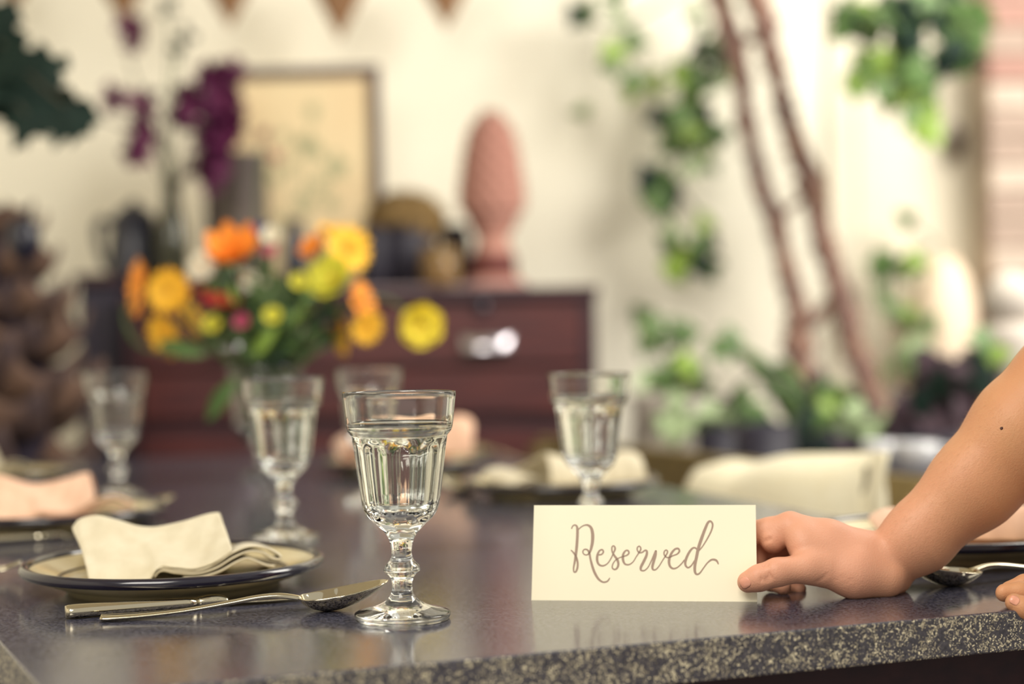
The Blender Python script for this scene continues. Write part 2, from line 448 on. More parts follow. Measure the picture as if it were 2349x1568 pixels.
for a in ((uL + ins, uR - ins, ins, ins + 0.03), (uL + ins, uR - ins, vF - ins - 0.03, vF - ins), (uL + ins, uL + ins + 0.03, ins, vF - ins), (uR - ins - 0.03, uR - ins, ins, vF - ins)):
    part('apron', tbox(*a, zt - 0.10, zt), M['apron_wood'], table, world=True, smooth=False)
for a in (uL + ins, uR - ins - 0.07):
    for b in (ins, vF - ins - 0.07):
        bevel(part('leg', tbox(a, a + 0.07, b, b + 0.07, 0, zt), M['apron_wood'], table, world=True, smooth=False), 0.004)

# ================================================================== DRESSER AND WHAT STANDS ON IT
DF = 3.62                                         # its front face
def atx(px, d): return at(px, 765, d).x
x0, x1 = atx(286, DF), atx(1368, DF)
ztop = at(1100, 660, DF).z
dr_ = thing('chest_of_drawers', 'dark red mahogany chest of drawers with silver cup pull against the wall', 'dresser', ((x0 + x1) / 2, DF + 0.22, 0))
D = M['dresser']
part('carcass', box(x0 + 0.004, x1 - 0.004, DF + 0.012, DF + 0.42, 0.08, ztop - 0.026), M['dresser_dark'], dr_, world=True, smooth=False)
bevel(part('top', box(x0 - 0.006, x1 + 0.006, DF - 0.012, DF + 0.43, ztop - 0.026, ztop), M['dresser_dark'], dr_, world=True, smooth=False), 0.005)
for a, b in ((x0, x0 + 0.03), (x1 - 0.03, x1)):
    part('stile', box(a, b, DF, DF + 0.012, 0.08, ztop - 0.026), M['dresser_dark'], dr_, world=True, smooth=False)
for a in (x0 + 0.005, x1 - 0.055):
    for b in (DF + 0.01, DF + 0.36):
        part('foot', box(a, a + 0.05, b, b + 0.05, 0, 0.08), M['dresser_dark'], dr_, world=True, smooth=False)
def zpx(py): return at(1100, py, DF).z
rows = [(698, 836), (846, 950), (985, 1120), (1130, 1290), (1300, 1500)]
for i, (a, b) in enumerate(rows):
    za, zb = zpx(b), zpx(a)
    if za < 0.1: za = 0.1
    dw = part('drawer', box(x0 + 0.034, x1 - 0.034, DF - 0.006, DF + 0.012, za, zb), D, dr_, world=True, smooth=False)
    bevel(dw, 0.004)
    if i in (0,):
        for px in (1117, 540):
            c = at(px, 787, DF - 0.006)
            w_ = 0.055
            V, F = grid(lambda s, t: Vector((c.x + w_ * math.sin((s - .5) * PI) , c.y - 0.026 * math.cos((s - .5) * PI) * math.sin(t * PI / 2 + 0.02) - 0.001, c.z + 0.017 - 0.036 * (1 - math.cos(t * PI / 2)) )), 16, 8)
            solid(part('cup_pull', (V, F), M['silver'], dw, world=True, label='silver cup pull'), 0.003)
        k = at(1105, 705, DF - 0.006)
        part('keyhole_plate', lathe([(0.0, -0.004), (0.016, -0.004), (0.016, 0.002), (0.0, 0.002)], 16) if False else obox((k.x, k.y - 0.001, k.z), (1, 0, 0), (0, 1, 0), (0, 0, 1), 0.014, 0.002, 0.018), M['navy'], dw, world=True, label='dark keyhole plate')

cx0, cx1 = atx(176, 3.66), atx(283, 3.66)
cab = thing('narrow_cabinet', 'narrow slate blue cabinet standing against left end of mahogany chest', 'cabinet', ((cx0 + cx1) / 2, 3.85, 0))
cz = at(230, 628, 3.66).z
part('body', box(cx0 + 0.004, cx1 - 0.004, 3.67, 4.05, 0.0, cz - 0.025), M['slate_paint'], cab, world=True, smooth=False)
bevel(part('top', box(cx0 - 0.004, cx1 - 0.001, 3.645, 4.06, cz - 0.025, cz), M['dresser_dark'], cab, world=True, smooth=False), 0.004)
cd = bevel(part('door', box(cx0 + 0.012, cx1 - 0.012, 3.66, 3.672, 0.06, cz - 0.04), M['slate_paint'], cab, world=True, smooth=False), 0.003)
part('knob', ball((cx1 - 0.025, 3.65, 0.62), 0.009, 0.012, 0.009, 10, 8), M['silver'], cd, world=True)

def stand(px, d): return Vector((atx(px, d), d, ztop))        # base on the dresser top
# picture leaning on the wall
pc = stand(680, 3.93)
pic = thing('framed_print', 'large cream botanical print in dark brown frame leaning behind the flowers', 'picture', pc, 0.0)
pw0, pw1 = atx(478, 3.95), atx(884, 3.95)
phh = (at(680, 156, 3.98).z - ztop)
lean = math.atan(0.07)
R = Matrix.Translation((0, 0, 0)) @ Matrix.Rotation(-lean, 4, 'X') @ Matrix.Rotation(-0.012, 4, 'Y')
hw = (pw1 - pw0) / 2
def pl(vf): return xform(vf, R)
fwid = 0.026
part('backing', pl(box(-hw + fwid, hw - fwid, 0.004, 0.014, fwid, phh - fwid)), M['print_paper'], pic, smooth=False)
for nm, b in (('frame_rail', (-hw, hw, -0.006, 0.02, 0.0, fwid)), ('frame_rail', (-hw, hw, -0.006, 0.02, phh - fwid, phh)),
              ('frame_stile', (-hw, -hw + fwid, -0.006, 0.02, fwid, phh - fwid)), ('frame_stile', (hw - fwid, hw, -0.006, 0.02, fwid, phh - fwid))):
    bevel(part(nm, pl(box(*b)), M['frame_wood'], pic, smooth=False), 0.004)
# the plant printed on it: flat print
fl = []
def pp(px, py): return ((px - 681) / 406 * 2 * hw, (600 - py) / (600 - 156) * phh * 0.985)
for pts in ([(690, 560), (700, 430), (680, 330), (660, 280)], [(700, 430), (715, 330), (728, 240)], [(695, 470), (740, 380), (780, 350)], [(692, 500), (650, 400), (630, 360)], [(702, 380), (725, 310)]):
    q = crom([pp(*p) for p in pts], 6)
    V, F = [], []
    for i, p in enumerate(q):
        t = q[min(i + 1, len(q) - 1)] - q[max(i - 1, 0)]; t = t / np.linalg.norm(t)
        for s in (-1, 1): V.append((p[0] - t[1] * s * 0.0016, 0.0035, p[1] + t[0] * s * 0.0016))
    F = [(2 * i, 2 * i + 1, 2 * i + 3, 2 * i + 2) for i in range(len(q) - 1)]
    fl.append((V, F))
for (px, py, r) in ((728, 236, 16), (715, 305, 22), (695, 300, 14), (660, 282, 12), (780, 350, 26), (740, 385, 18), (705, 420, 22), (640, 365, 14), (668, 345, 14), (740, 320, 14), (765, 420, 18), (650, 450, 14)):
    c = pp(px, py); r *= 0.001
    n = 14
    fl.append(([(c[0], 0.0034, c[1])] + [(c[0] + r * (1 + 0.4 * math.sin(5 * a)) * math.cos(a), 0.0034, c[1] + r * 1.2 * (1 + 0.4 * math.sin(5 * a)) * math.sin(a)) for a in [2 * PI * k / n for k in range(n)]],
               [(0, 1 + k, 1 + (k + 1) % n) for k in range(n)]))
part('printed_plant', pl(join(*fl)), M['print_green'], pic, smooth=False, label='faint green printed plant')

# lilac runner
ra, rbx = atx(800, 3.68), atx(1215, 3.68)
run = solo('runner_cloth', prism([(ra, 3.63), (rbx, 3.62), (rbx + 0.01, 3.92), (ra, 3.92)], ztop + 0.0005, ztop + 0.006), M['lilac'], 'folded pale lilac cloth under the terracotta finial', 'cloth', ((ra + rbx) / 2, 3.75, ztop), smooth=False)
bevel(run, 0.002)
zr = ztop + 0.006

# coffee pot
pb = Vector((atx(312, 3.74), 3.74, ztop))
s = 3.74 / F_PX
pot = thing('coffee_pot', 'tall navy enamel coffee pot with lid and side handle', 'pot', pb)
part('body', lathe([(0, 0), (0.064, 0), (0.066, 0.004), (0.062, 0.06), (0.055, 0.12), (0.049, 0.165), (0.051, 0.17), (0, 0.17)], 28), M['navy'], pot)
part('lid', lathe([(0.0, 0.17), (0.051, 0.17), (0.044, 0.182), (0.028, 0.198), (0.012, 0.205), (0.011, 0.213), (0.0, 0.217)], 28), M['navy'], pot)
part('handle', tube([(-0.049, 0, 0.16), (-0.072, 0, 0.17), (-0.083, 0, 0.15), (-0.08, 0, 0.115), (-0.07, 0, 0.08), (-0.06, 0, 0.055)], [0.007, 0.010, 0.011, 0.010, 0.008, 0.006]), M['navy'], pot)
part('spout', tube([(0.05, 0, 0.08), (0.072, 0, 0.11), (0.082, 0, 0.155), (0.092, 0, 0.17)], [0.016, 0.012, 0.009, 0.008]), M['navy'], pot)

# bottle vase with dark purple sprays
bb = Vector((atx(398, 3.68), 3.68, ztop))
bvase = thing('bottle_vase', 'slim olive glass bottle vase beside the navy coffee pot', 'vase', bb)
hb = at(398, 412, 3.68).z - ztop
op = [(0.0, 0.0), (0.034, 0.0), (0.037, 0.006), (0.037, hb * 0.48), (0.03, hb * 0.62), (0.019, hb * 0.78), (0.017, hb * 0.97), (0.02, hb)]
ip = [(0.0175, hb), (0.0145, hb * 0.97), (0.0165, hb * 0.79), (0.027, hb * 0.62), (0.0345, hb * 0.48), (0.0345, 0.012), (0.0, 0.008)]
part('bottle', lathe(op + ip, 28), M['bottle'], bvase)

floret_me = {}
def petal_mesh(name, L, W, cup, notch, material, nu=4, nv=5, base=0.25):
    def fn(a, b):
        s_ = a - 0.5; t = b
        w = W * (base + (1 - base) * math.sin(min(1.0, t * 1.15) * PI * 0.55)) * (1.0 if t < 0.8 else 1 - 0.32 * ((t - 0.8) / 0.2) ** 2)
        r = L * (0.08 + 0.92 * t) - notch * L * math.cos(s_ * PI * 2) * max(0, t - 0.85)
        z = cup * L * (t ** 1.6) * 0.5 + 0.35 * cup * W * (2 * s_) ** 2 - 0.12 * L * t * t * (1 if cup < 0.2 else 0)
        return Vector((r, s_ * w, z))
    V, F = grid(fn, nu, nv)
    return mesh(name, V, F, material)

def spray(name, label, group, base_px, tips, r, mk, base_d, stemmat=None, petals=5):
    """A stalk with small florets; tips are photograph points with a distance."""
    b = base_px
    t = thing(name, label, 'flower', b, 0, group)
    stalk = []
    for (path, n, spread) in tips:
        pts = [b] + [at(*p) for p in path]
        stalk.append(tube(pts, [0.0026] * (len(pts) - 1) + [0.0012], 6, 4))
    part('stem', join(*stalk), stemmat or M['stem_dark'], t, world=True)
    me = floret_me.setdefault(mk + str(r), petal_mesh('petal', r, r * 0.75, 0.5, 0.1, M[mk]))
    eye = floret_me.setdefault('eye', mesh('floret_eye', *ball((0, 0, 0), 0.003, nu=8, nv=6), M['flower_eye']))
    for (path, n, spread) in tips:
        e = path[-1]
        for k in range(n):
            p = at(e[0] + random.gauss(0, spread[0]), e[1] + random.gauss(0, spread[1]), e[2] + random.gauss(0, 0.02))
            nrm = Vector((random.gauss(0, 0.7), -1 + random.gauss(0, 0.5), random.gauss(0.1, 0.6)))
            Fm = Matrix.Translation(p - b) @ frame_to(nrm, random.random() * 6)
            for j in range(petals):
                inst('petal', me, t, Fm @ Matrix.Rotation(2 * PI * j / petals, 4, 'Z'))
    return t
neck = bb + Vector((0, 0, hb * 0.86))
spray('plum_orchid_spray', 'dark plum orchid spray rising in front of frame corner', 'purple sprays in the bottle vase', neck + Vector((0.006, 0, 0)),
      [([(430, 340, 3.66), (485, 240, 3.62), (505, 175, 3.6)], 8, (16, 14)), ([(440, 360, 3.66), (480, 300, 3.62), (500, 255, 3.6)], 14, (16, 30)), ([(445, 380, 3.66), (485, 350, 3.62), (497, 325, 3.6)], 14, (14, 34))], 0.034, 'plum', 3.68)
spray('plum_orchid_spray', 'plum orchid spray with one long hanging cluster left of the bottle', 'purple sprays in the bottle vase', neck + Vector((-0.006, 0, 0)),
      [([(370, 360, 3.66), (350, 310, 3.62), (317, 300, 3.6)], 9, (11, 30)), ([(368, 330, 3.66), (372, 280, 3.62), (330, 245, 3.6)], 1, (6, 6))], 0.03, 'plum', 3.68)
spray('plum_orchid_spray', 'tall thin plum spray with buds near the top left', 'purple sprays in the bottle vase', neck + Vector((-0.002, 0.004, 0)),
      [([(365, 330, 3.7), (300, 150, 3.72), (303, 78, 3.72)], 4, (12, 16)), ([(370, 320, 3.7), (300, 260, 3.72), (255, 230, 3.7)], 4, (10, 12)), ([(300, 300, 3.72), (170, 262, 3.7)], 3, (12, 10))], 0.028, 'plum', 3.68)
spray('plum_orchid_spray', 'short plum spray leaning right above bottle neck', 'purple sprays in the bottle vase', neck + Vector((0.002, -0.004, 0)),
      [([(400, 330, 3.66), (425, 265, 3.64), (425, 250, 3.62)], 9, (16, 24)), ([(420, 370, 3.66), (445, 380, 3.64), (460, 385, 3.62)], 3, (12, 14))], 0.03, 'plum', 3.68)
gl = spray('leafy_sprig', 'thin green leafy sprig rising above the plum sprays', None, neck + Vector((0, 0.002, 0)),
      [([(385, 300, 3.7), (405, 160, 3.72), (410, 110, 3.72)], 3, (8, 12)), ([(385, 280, 3.7), (390, 100, 3.74), (383, 20, 3.74)], 3, (8, 10)), ([(372, 300, 3.7), (335, 215, 3.7)], 1, (4, 4))], 0.024, 'leaf_dark', 3.68, M['stem'], 3)
tag(gl, cat='plant')
# zinc tumbler with pink sprigs
zb = Vector((atx(560, 3.84), 3.84, ztop))
zin = thing('zinc_canister', 'tall weathered zinc canister in front of the framed print', 'canister', zb)
zh = at(560, 352, 3.84).z - ztop
part('canister', lathe([(0, 0), (0.058, 0), (0.06, 0.004), (0.06, zh - 0.004), (0.062, zh), (0.057, zh), (0.055, zh - 0.01), (0.055, 0.01), (0, 0.01)], 32), M['zinc'], zin)
for zz in (0.3, 0.7):
    part('band', lathe([(0.0595, zh * zz - 0.004), (0.0625, zh * zz), (0.0595, zh * zz + 0.004)], 32), M['zinc'], zin)
sg = spray('rose_sprig', 'dusty rose sprig crossing the framed print', None, Vector((atx(597, 3.66), 3.66, ztop + 0.0)) ,
      [([(592, 500, 3.66), (605, 380, 3.64), (625, 350, 3.64)], 3, (8, 12)), ([(594, 450, 3.66), (600, 360, 3.64), (597, 305, 3.64)], 4, (10, 10))], 0.014, 'rose', 3.66, M['stem'])
# small dark bottle
sb = Vector((atx(680, 3.72), 3.72, ztop))
hb2 = at(680, 503, 3.72).z - ztop
solo('ink_bottle', lathe([(0, 0), (0.026, 0), (0.027, 0.003), (0.027, hb2 * 0.7), (0.02, hb2 * 0.8), (0.018, hb2), (0.013, hb2), (0.013, hb2 - 0.02), (0, hb2 - 0.02)], 24), M['navy'], 'small navy bottle behind the yellow flowers', 'bottle', sb, world=False)
# moss ball planter: dark cube pot + moss
mpos = Vector((atx(930, 3.78), 3.78, zr))
mz = at(930, 520, 3.78).z - zr
mo = thing('moss_planter', 'dark round pot topped with dry brown moss beside terracotta finial', 'planter', mpos)
part('pot', lathe([(0, 0), (0.058, 0), (0.07, 0.02), (0.078, mz * 0.6), (0.074, mz), (0.068, mz), (0.07, mz * 0.6), (0.05, 0.03), (0, 0.03)], 32), M['dark_pot'], mo)
rm = random.Random(5)
mossV = ball((0.005, 0, mz + 0.012), 0.088, 0.07, 0.062, 40, 22)
mossV = ([Vector(p) + (Vector(p) - Vector((0.005, 0, mz + 0.012))).normalized() * rm.uniform(-0.007, 0.012) for p in mossV[0]], mossV[1])
tuft = []
for k in range(900):
    th, ph = rm.uniform(0, 2 * PI), math.acos(rm.uniform(-0.35, 1))
    d = Vector((math.sin(ph) * math.cos(th), math.sin(ph) * math.sin(th), math.cos(ph)))
    p = Vector((0.005 + d.x * 0.085, d.y * 0.068, mz + 0.012 + d.z * 0.06))
    q = p + (d + Vector((rm.gauss(0, .5), rm.gauss(0, .5), rm.gauss(0, .5)))).normalized() * rm.uniform(0.012, 0.03)
    sd = d.cross(Vector((rm.random(), rm.random(), 1))).normalized() * 0.0014
    tuft.append(([p - sd, p + sd, q], [(0, 1, 2)]))
mm_ = part('moss', join(mossV, *tuft), M['moss'], mo); mm_['kind'] = 'stuff'
# dark little pots near it
g2 = 'small dark pots on the chest'
for i, (px, py, r, d, lab) in enumerate(((862, 560, 0.034, 3.68, 'small charcoal pot left of the moss planter'), (1048, 555, 0.036, 3.86, 'charcoal pot between moss planter and finial'))):
    b = Vector((atx(px, d), d, zr)); h = at(px, py - 40, d).z - zr
    solo('charcoal_pot', lathe([(0, 0), (r * 0.75, 0), (r, h * 0.25), (r, h * 0.75), (r * 0.72, h), (r * 0.62, h), (r * 0.85, h * 0.7), (0, h * 0.3)], 28), M['dark_pot'], lab, 'pot', b, g2, world=False)
# tea light in amber glass
tb = Vector((atx(1012, 3.655), 3.655, zr))
tl = thing('tea_light_holder', 'amber glass holder with pale candle in front of the charcoal pots', 'candle', tb)
th_ = at(1012, 568, 3.655).z - zr
part('holder', lathe([(0, 0), (0.036, 0), (0.042, 0.006), (0.043, th_), (0.040, th_), (0.039, 0.008), (0, 0.006)], 32), M['amber_glass'], tl)
part('wax', lathe([(0, 0.007), (0.026, 0.007), (0.0265, th_ * 0.75), (0.024, th_ * 0.78), (0, th_ * 0.76)], 24), M['candle'], tl, label='pale candle wax')
part('wick', tube([(0, 0, th_ * 0.76), (0.001, 0, th_ * 0.9)], 0.0012, 6), M['dark_pot'], tl)

# terracotta pine-cone finial
fb = Vector((atx(1134, 3.80), 3.80, zr))
sc = 3.80 / F_PX
fin = thing('pinecone_finial', 'terracotta pine cone finial on turned pedestal at right of the chest', 'ornament', fb)
hz = lambda py: at(1130, py, 3.80).z - zr
zc0, zc1 = hz(508), hz(263)
part('pedestal', lathe([(0, 0), (0.074, 0), (0.076, 0.008), (0.066, 0.014), (0.058, 0.02), (0.058, 0.024), (0, 0.024)], 36), M['terracotta'], fin)
part('plinth', lathe([(0.0, 0.022), (0.055, 0.022), (0.053, hz(590)), (0.05, hz(584)), (0, hz(584))], 36), M['terracotta_dark'], fin, label='dark band round the foot')
part('neck', lathe([(0, hz(586)), (0.047, hz(586)), (0.044, hz(570)), (0.036, hz(556)), (0.036, hz(545)), (0.050, hz(526)), (0.056, hz(516)), (0.05, hz(508)), (0, hz(506))], 36), M['terracotta'], fin)
def cone_r(t):                                   # radius along its height, 0 = bottom
    tt = [0, 0.06, 0.12, 0.22, 0.4, 0.6, 0.78, 0.9, 0.97, 1.0]; rr = [0.052, 0.068, 0.075, 0.077, 0.072, 0.064, 0.054, 0.036, 0.018, 0.004]
    return float(np.interp(t, tt, rr))
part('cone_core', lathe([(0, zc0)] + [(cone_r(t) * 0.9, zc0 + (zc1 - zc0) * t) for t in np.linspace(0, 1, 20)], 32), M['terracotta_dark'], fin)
sv = [(-0.5, 0, 0.0), (0.5, 0, 0.0), (-0.42, -0.28, 0.5), (0.42, -0.28, 0.5), (0, -0.42, 0.42), (0, -0.12, 1.0), (0, -0.16, 0.0)]
scale_me = mesh('scale', sv, [(0, 6, 4, 2), (6, 1, 3, 4), (2, 4, 5), (4, 3, 5), (0, 2, 5), (3, 1, 5)], M['terracotta'])
subrows = 12
for i in range(subrows):
    t = 0.03 + 0.93 * i / (subrows - 1); r = cone_r(t)
    n = max(5, int(2 * PI * r / 0.036))
    for k in range(n):
        a = 2 * PI * (k + 0.5 * (i % 2)) / n
        w_ = 2 * PI * r / n * 1.08
        mt = Matrix.Rotation(a, 4, 'Z') @ Matrix.Translation((0, -r * 0.92, zc0 + (zc1 - zc0) * t - 0.008)) @ Matrix.Rotation(-0.2, 4, 'X') @ Matrix.Diagonal((w_, 0.032, 0.031, 1))
        inst('scale', scale_me, fin, mt)

# ================================================================== BUNTING
bn = thing('burlap_bunting', 'brown burlap pennant bunting strung along top of the wall', 'bunting', at(640, -20, 4.1))
pts = [at(x, y, 4.1) for x, y in ((-60, -120), (200, -55), (640, -30), (1050, -60), (1500, -150))]
part('cord', tube(pts, 0.0025, 6), M['burlap'], bn, world=True)
for cxp, tipy, hw_ in ((30, 20, 70), (280, 56, 62), (524, 64, 62), (776, 92, 70), (1020, 66, 62), (1270, -20, 62)):
    t_y = -64 if cxp in (30, 1270) else -40
    a, b, c = at(cxp - hw_, t_y - 4, 4.1), at(cxp + hw_, t_y, 4.1), at(cxp + 4, tipy, 4.085)
    def fn(s_, t): 
        p = a.lerp(b, s_).lerp(c, t); p.y -= 0.012 * math.sin(s_ * PI) * (1 - t); return p
    o = solid(part('pennant', grid(fn, 6, 6), M['burlap'], bn, world=True), 0.002)

# ================================================================== IVY AND PLANTS
def ivy_leaf(name, material, lobes=True):
    pts = [(0, 0), (0.16, -0.16), (0.38, -0.10), (0.56, 0.08), (0.34, 0.26), (0.40, 0.52), (0.20, 0.58), (0.0, 1.0), (-0.20, 0.58), (-0.40, 0.52), (-0.34, 0.26), (-0.56, 0.08), (-0.38, -0.10), (-0.16, -0.16)]
    V = [(0, 0.28, 0.02)] + [(x, y, -0.22 * abs(x) - 0.10 * y * y) for x, y in pts]
    n = len(pts)
    return mesh(name, V, [(0, 1 + k, 1 + (k + 1) % n) for k in range(n)], material)
LEAF = {k: ivy_leaf('ivy_leaf', M['leaf_' + k]) for k in ('dark', 'mid', 'light', 'pale')}
LEAF['plum'] = ivy_leaf('plum_leaf', M['plum_leaf'])
rl = random.Random(11)
def scatter(parent, px, py, rad, n, tones, d, size=0.05, dd=0.06, facing=(0, -1, 0.25)):
    base = ROOT[parent]
    for k in range(n):
        a, rr = rl.uniform(0, 2 * PI), rad * math.sqrt(rl.random())
        p = at(px + rr * math.cos(a), py + rr * math.sin(a), d + rl.uniform(-dd, dd))
        nrm = Vector(facing) + Vector((rl.gauss(0, .5), rl.gauss(0, .25), rl.gauss(0, .4)))
        s_ = size * rl.uniform(0.7, 1.25)
        inst('leaf', LEAF[rl.choice(tones)], parent, Matrix.Translation(p - base) @ frame_to(nrm, 0) @ Matrix.Rotation(PI + rl.gauss(0, 0.7), 4, 'Z') @ Matrix.Scale(s_, 4))

def ivy(name, label, base, stems, clusters, d, size=0.05, cat='plant'):
    t = thing(name, label, cat, base)
    part('stem', join(*[tube([at(*p) for p in st], [0.004] * (len(st) - 1) + [0.0018], 6) for st in stems]), M['stem_dark'], t, world=True)
    for c in clusters:
        scatter(t, c[0], c[1], c[2], c[3], c[4], c[5] if len(c) > 5 else d, size)
    return t
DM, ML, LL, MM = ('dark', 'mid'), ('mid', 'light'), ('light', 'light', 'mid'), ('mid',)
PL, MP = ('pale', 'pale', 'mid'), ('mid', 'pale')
WD = 4.12
def knotty(pts, rad, n):
    V, F = tube(pts, rad, n, 8)
    out = []
    for i in range(0, len(V) - len(V) % n, n):
        c = sum((Vector(v) for v in V[i:i + n]), Vector()) / n
        g = rl.uniform(0.82, 1.22)
        for v in V[i:i + n]: out.append(c + (Vector(v) - c) * g * rl.uniform(0.8, 1.25))
    return out, F
# two leaning trunks
tr = thing('vine_trunk', 'left one of the two leaning brown trunks before the white wall', 'trunk', Vector((at(1850, 1000, 3.98).x, 3.98, 0)), 0, 'leaning trunks before the white wall')
lt = [(1605, -120), (1650, 0), (1690, 150), (1710, 260), (1740, 380), (1775, 500), (1800, 610), (1825, 710), (1835, 780), (1845, 880), (1855, 1000)]
pts = [at(x + rl.gauss(0, 4), y, 3.98) for x, y in lt]
pts.append(Vector((pts[-1].x + 0.05, 3.98, 0.3))); pts.append(Vector((pts[-1].x + 0.02, 3.98, 0.0)))
part('trunk', knotty(pts, [0.026, 0.026, 0.024, 0.022, 0.02, 0.024, 0.022, 0.028, 0.034, 0.04, 0.036, 0.04, 0.05], 10), M['bark'], tr, world=True)
part('branch', tube([at(1700, 260, 3.98), at(1720, 320, 3.95), at(1735, 430, 3.96), at(1770, 500, 3.97)], [0.008, 0.012, 0.012, 0.008], 8), M['bark'], tr, world=True)
part('branch', tube([at(1780, 520, 3.98), at(1805, 480, 3.95), at(1850, 455, 3.95)], [0.016, 0.01, 0.008], 8), M['bark'], tr, world=True)
part('branch', tube([at(1832, 745, 3.97), at(1870, 730, 3.95), at(1905, 690, 3.95)], [0.022, 0.018, 0.012], 8), M['bark'], tr, world=True)
tr2 = thing('vine_trunk', 'right one of the two leaning brown trunks before the white wall', 'trunk', Vector((at(1990, 900, 3.95).x, 3.95, 0)), 0, 'leaning trunks before the white wall')
rt_ = [(1690, -120), (1735, 0), (1765, 110), (1790, 200), (1815, 300), (1855, 410), (1880, 520), (1905, 620), (1935, 720), (1960, 800), (1985, 890)]
pts = [at(x + rl.gauss(0, 4), y, 3.93) for x, y in rt_]
pts.append(Vector((pts[-1].x + 0.07, 3.93, 0.4))); pts.append(Vector((pts[-1].x + 0.05, 3.93, 0.0)))
part('trunk', knotty(pts, [0.03, 0.03, 0.026, 0.024, 0.024, 0.032, 0.024, 0.026, 0.03, 0.028, 0.026, 0.03, 0.035], 10), M['bark'], tr2, world=True)
part('branch', tube([at(1760, 100, 3.93), at(1720, 90, 3.95), at(1690, 120, 3.96)], [0.012, 0.010, 0.008], 8), M['bark'], tr2, world=True)
part('branch', tube([at(1852, 380, 3.93), at(1875, 420, 3.9), at(1880, 520, 3.93)], [0.012, 0.018, 0.012], 8), M['bark'], tr2, world=True)

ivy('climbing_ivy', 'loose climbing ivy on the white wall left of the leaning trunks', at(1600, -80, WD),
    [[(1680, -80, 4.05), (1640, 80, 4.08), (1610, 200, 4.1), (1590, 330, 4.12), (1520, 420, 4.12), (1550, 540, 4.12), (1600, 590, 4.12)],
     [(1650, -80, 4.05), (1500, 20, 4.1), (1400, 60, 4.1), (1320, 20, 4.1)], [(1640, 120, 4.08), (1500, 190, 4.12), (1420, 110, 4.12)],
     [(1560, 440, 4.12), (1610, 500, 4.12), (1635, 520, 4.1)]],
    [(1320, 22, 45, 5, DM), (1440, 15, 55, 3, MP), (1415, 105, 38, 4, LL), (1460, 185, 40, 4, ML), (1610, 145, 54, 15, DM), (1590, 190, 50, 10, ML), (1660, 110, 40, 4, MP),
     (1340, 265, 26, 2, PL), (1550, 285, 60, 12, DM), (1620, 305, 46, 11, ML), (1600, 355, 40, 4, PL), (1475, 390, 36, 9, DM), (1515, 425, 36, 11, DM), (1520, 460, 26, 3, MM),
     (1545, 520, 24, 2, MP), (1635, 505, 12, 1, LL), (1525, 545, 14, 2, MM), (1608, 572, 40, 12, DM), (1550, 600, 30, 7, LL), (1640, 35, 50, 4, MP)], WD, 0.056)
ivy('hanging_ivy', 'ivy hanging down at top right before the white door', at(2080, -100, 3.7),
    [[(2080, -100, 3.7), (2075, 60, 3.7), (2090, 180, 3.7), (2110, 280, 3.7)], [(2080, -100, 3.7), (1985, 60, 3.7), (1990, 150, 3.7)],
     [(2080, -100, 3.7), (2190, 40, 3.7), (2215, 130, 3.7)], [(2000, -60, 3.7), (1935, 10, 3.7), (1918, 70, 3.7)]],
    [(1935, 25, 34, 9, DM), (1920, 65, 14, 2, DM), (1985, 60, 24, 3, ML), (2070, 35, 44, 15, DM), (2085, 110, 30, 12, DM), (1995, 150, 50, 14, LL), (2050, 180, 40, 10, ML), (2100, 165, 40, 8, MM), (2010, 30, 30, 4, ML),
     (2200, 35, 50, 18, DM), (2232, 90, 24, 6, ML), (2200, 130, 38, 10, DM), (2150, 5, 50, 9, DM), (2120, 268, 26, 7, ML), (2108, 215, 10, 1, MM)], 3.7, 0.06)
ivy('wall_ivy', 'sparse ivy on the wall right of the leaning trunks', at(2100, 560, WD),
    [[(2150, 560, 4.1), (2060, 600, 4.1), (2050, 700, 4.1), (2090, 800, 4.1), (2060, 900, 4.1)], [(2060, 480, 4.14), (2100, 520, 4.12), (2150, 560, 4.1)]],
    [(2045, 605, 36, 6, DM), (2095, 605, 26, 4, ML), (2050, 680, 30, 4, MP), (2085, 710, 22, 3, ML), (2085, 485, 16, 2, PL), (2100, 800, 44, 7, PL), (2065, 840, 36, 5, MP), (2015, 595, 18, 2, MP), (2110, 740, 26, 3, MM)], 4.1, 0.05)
# strap-leaf plants at the base of the trunks
def strap(p0, p1, sag, w):
    p0, p1 = Vector(p0), Vector(p1)
    def fn(s_, t):
        p = p0.lerp(p1, t); p.z += sag * 4 * t * (1 - t)
        ww = w * (1 - 0.75 * t ** 2) * (s_ - 0.5)
        side = (p1 - p0).cross(Vector((0, 1, 0.3))).normalized()
        return p + side * ww + Vector((0, -0.01 * (1 - (2 * s_ - 1) ** 2), 0))
    return grid(fn, 4, 10)
PD = 3.55
bp = Vector((at(1860, 1000, PD).x, PD, 0))
pl1 = thing('strap_leaf_plant', 'green strap leaved plant in dark pot at foot of the trunks', 'plant', bp)
hp1 = at(1860, 985, PD).z
part('pot', shift(lathe([(0, 0), (0.11, 0), (0.14, hp1 - 0.02), (0.15, hp1), (0.135, hp1), (0.13, hp1 - 0.04), (0, hp1 - 0.04)], 30), (0, 0, 0)), M['dark_pot'], pl1)
for (px, py, mk) in ((1650, 770, 'mid'), (1690, 800, 'dark'), (1720, 860, 'pale'), (1745, 905, 'mid'), (1820, 850, 'pale'), (1885, 850, 'dark'), (1930, 880, 'mid'), (1975, 900, 'mid'), (2010, 930, 'dark'), (1780, 830, 'mid'), (1945, 935, 'light'), (1990, 975, 'mid')):
    o = solid(part('leaf', strap(at(1860 + rl.gauss(0, 14), 985, PD), at(px, py, PD + rl.uniform(-0.1, 0.1)), 0.03, 0.04), M['leaf_' + mk], pl1, world=True), 0.0015)
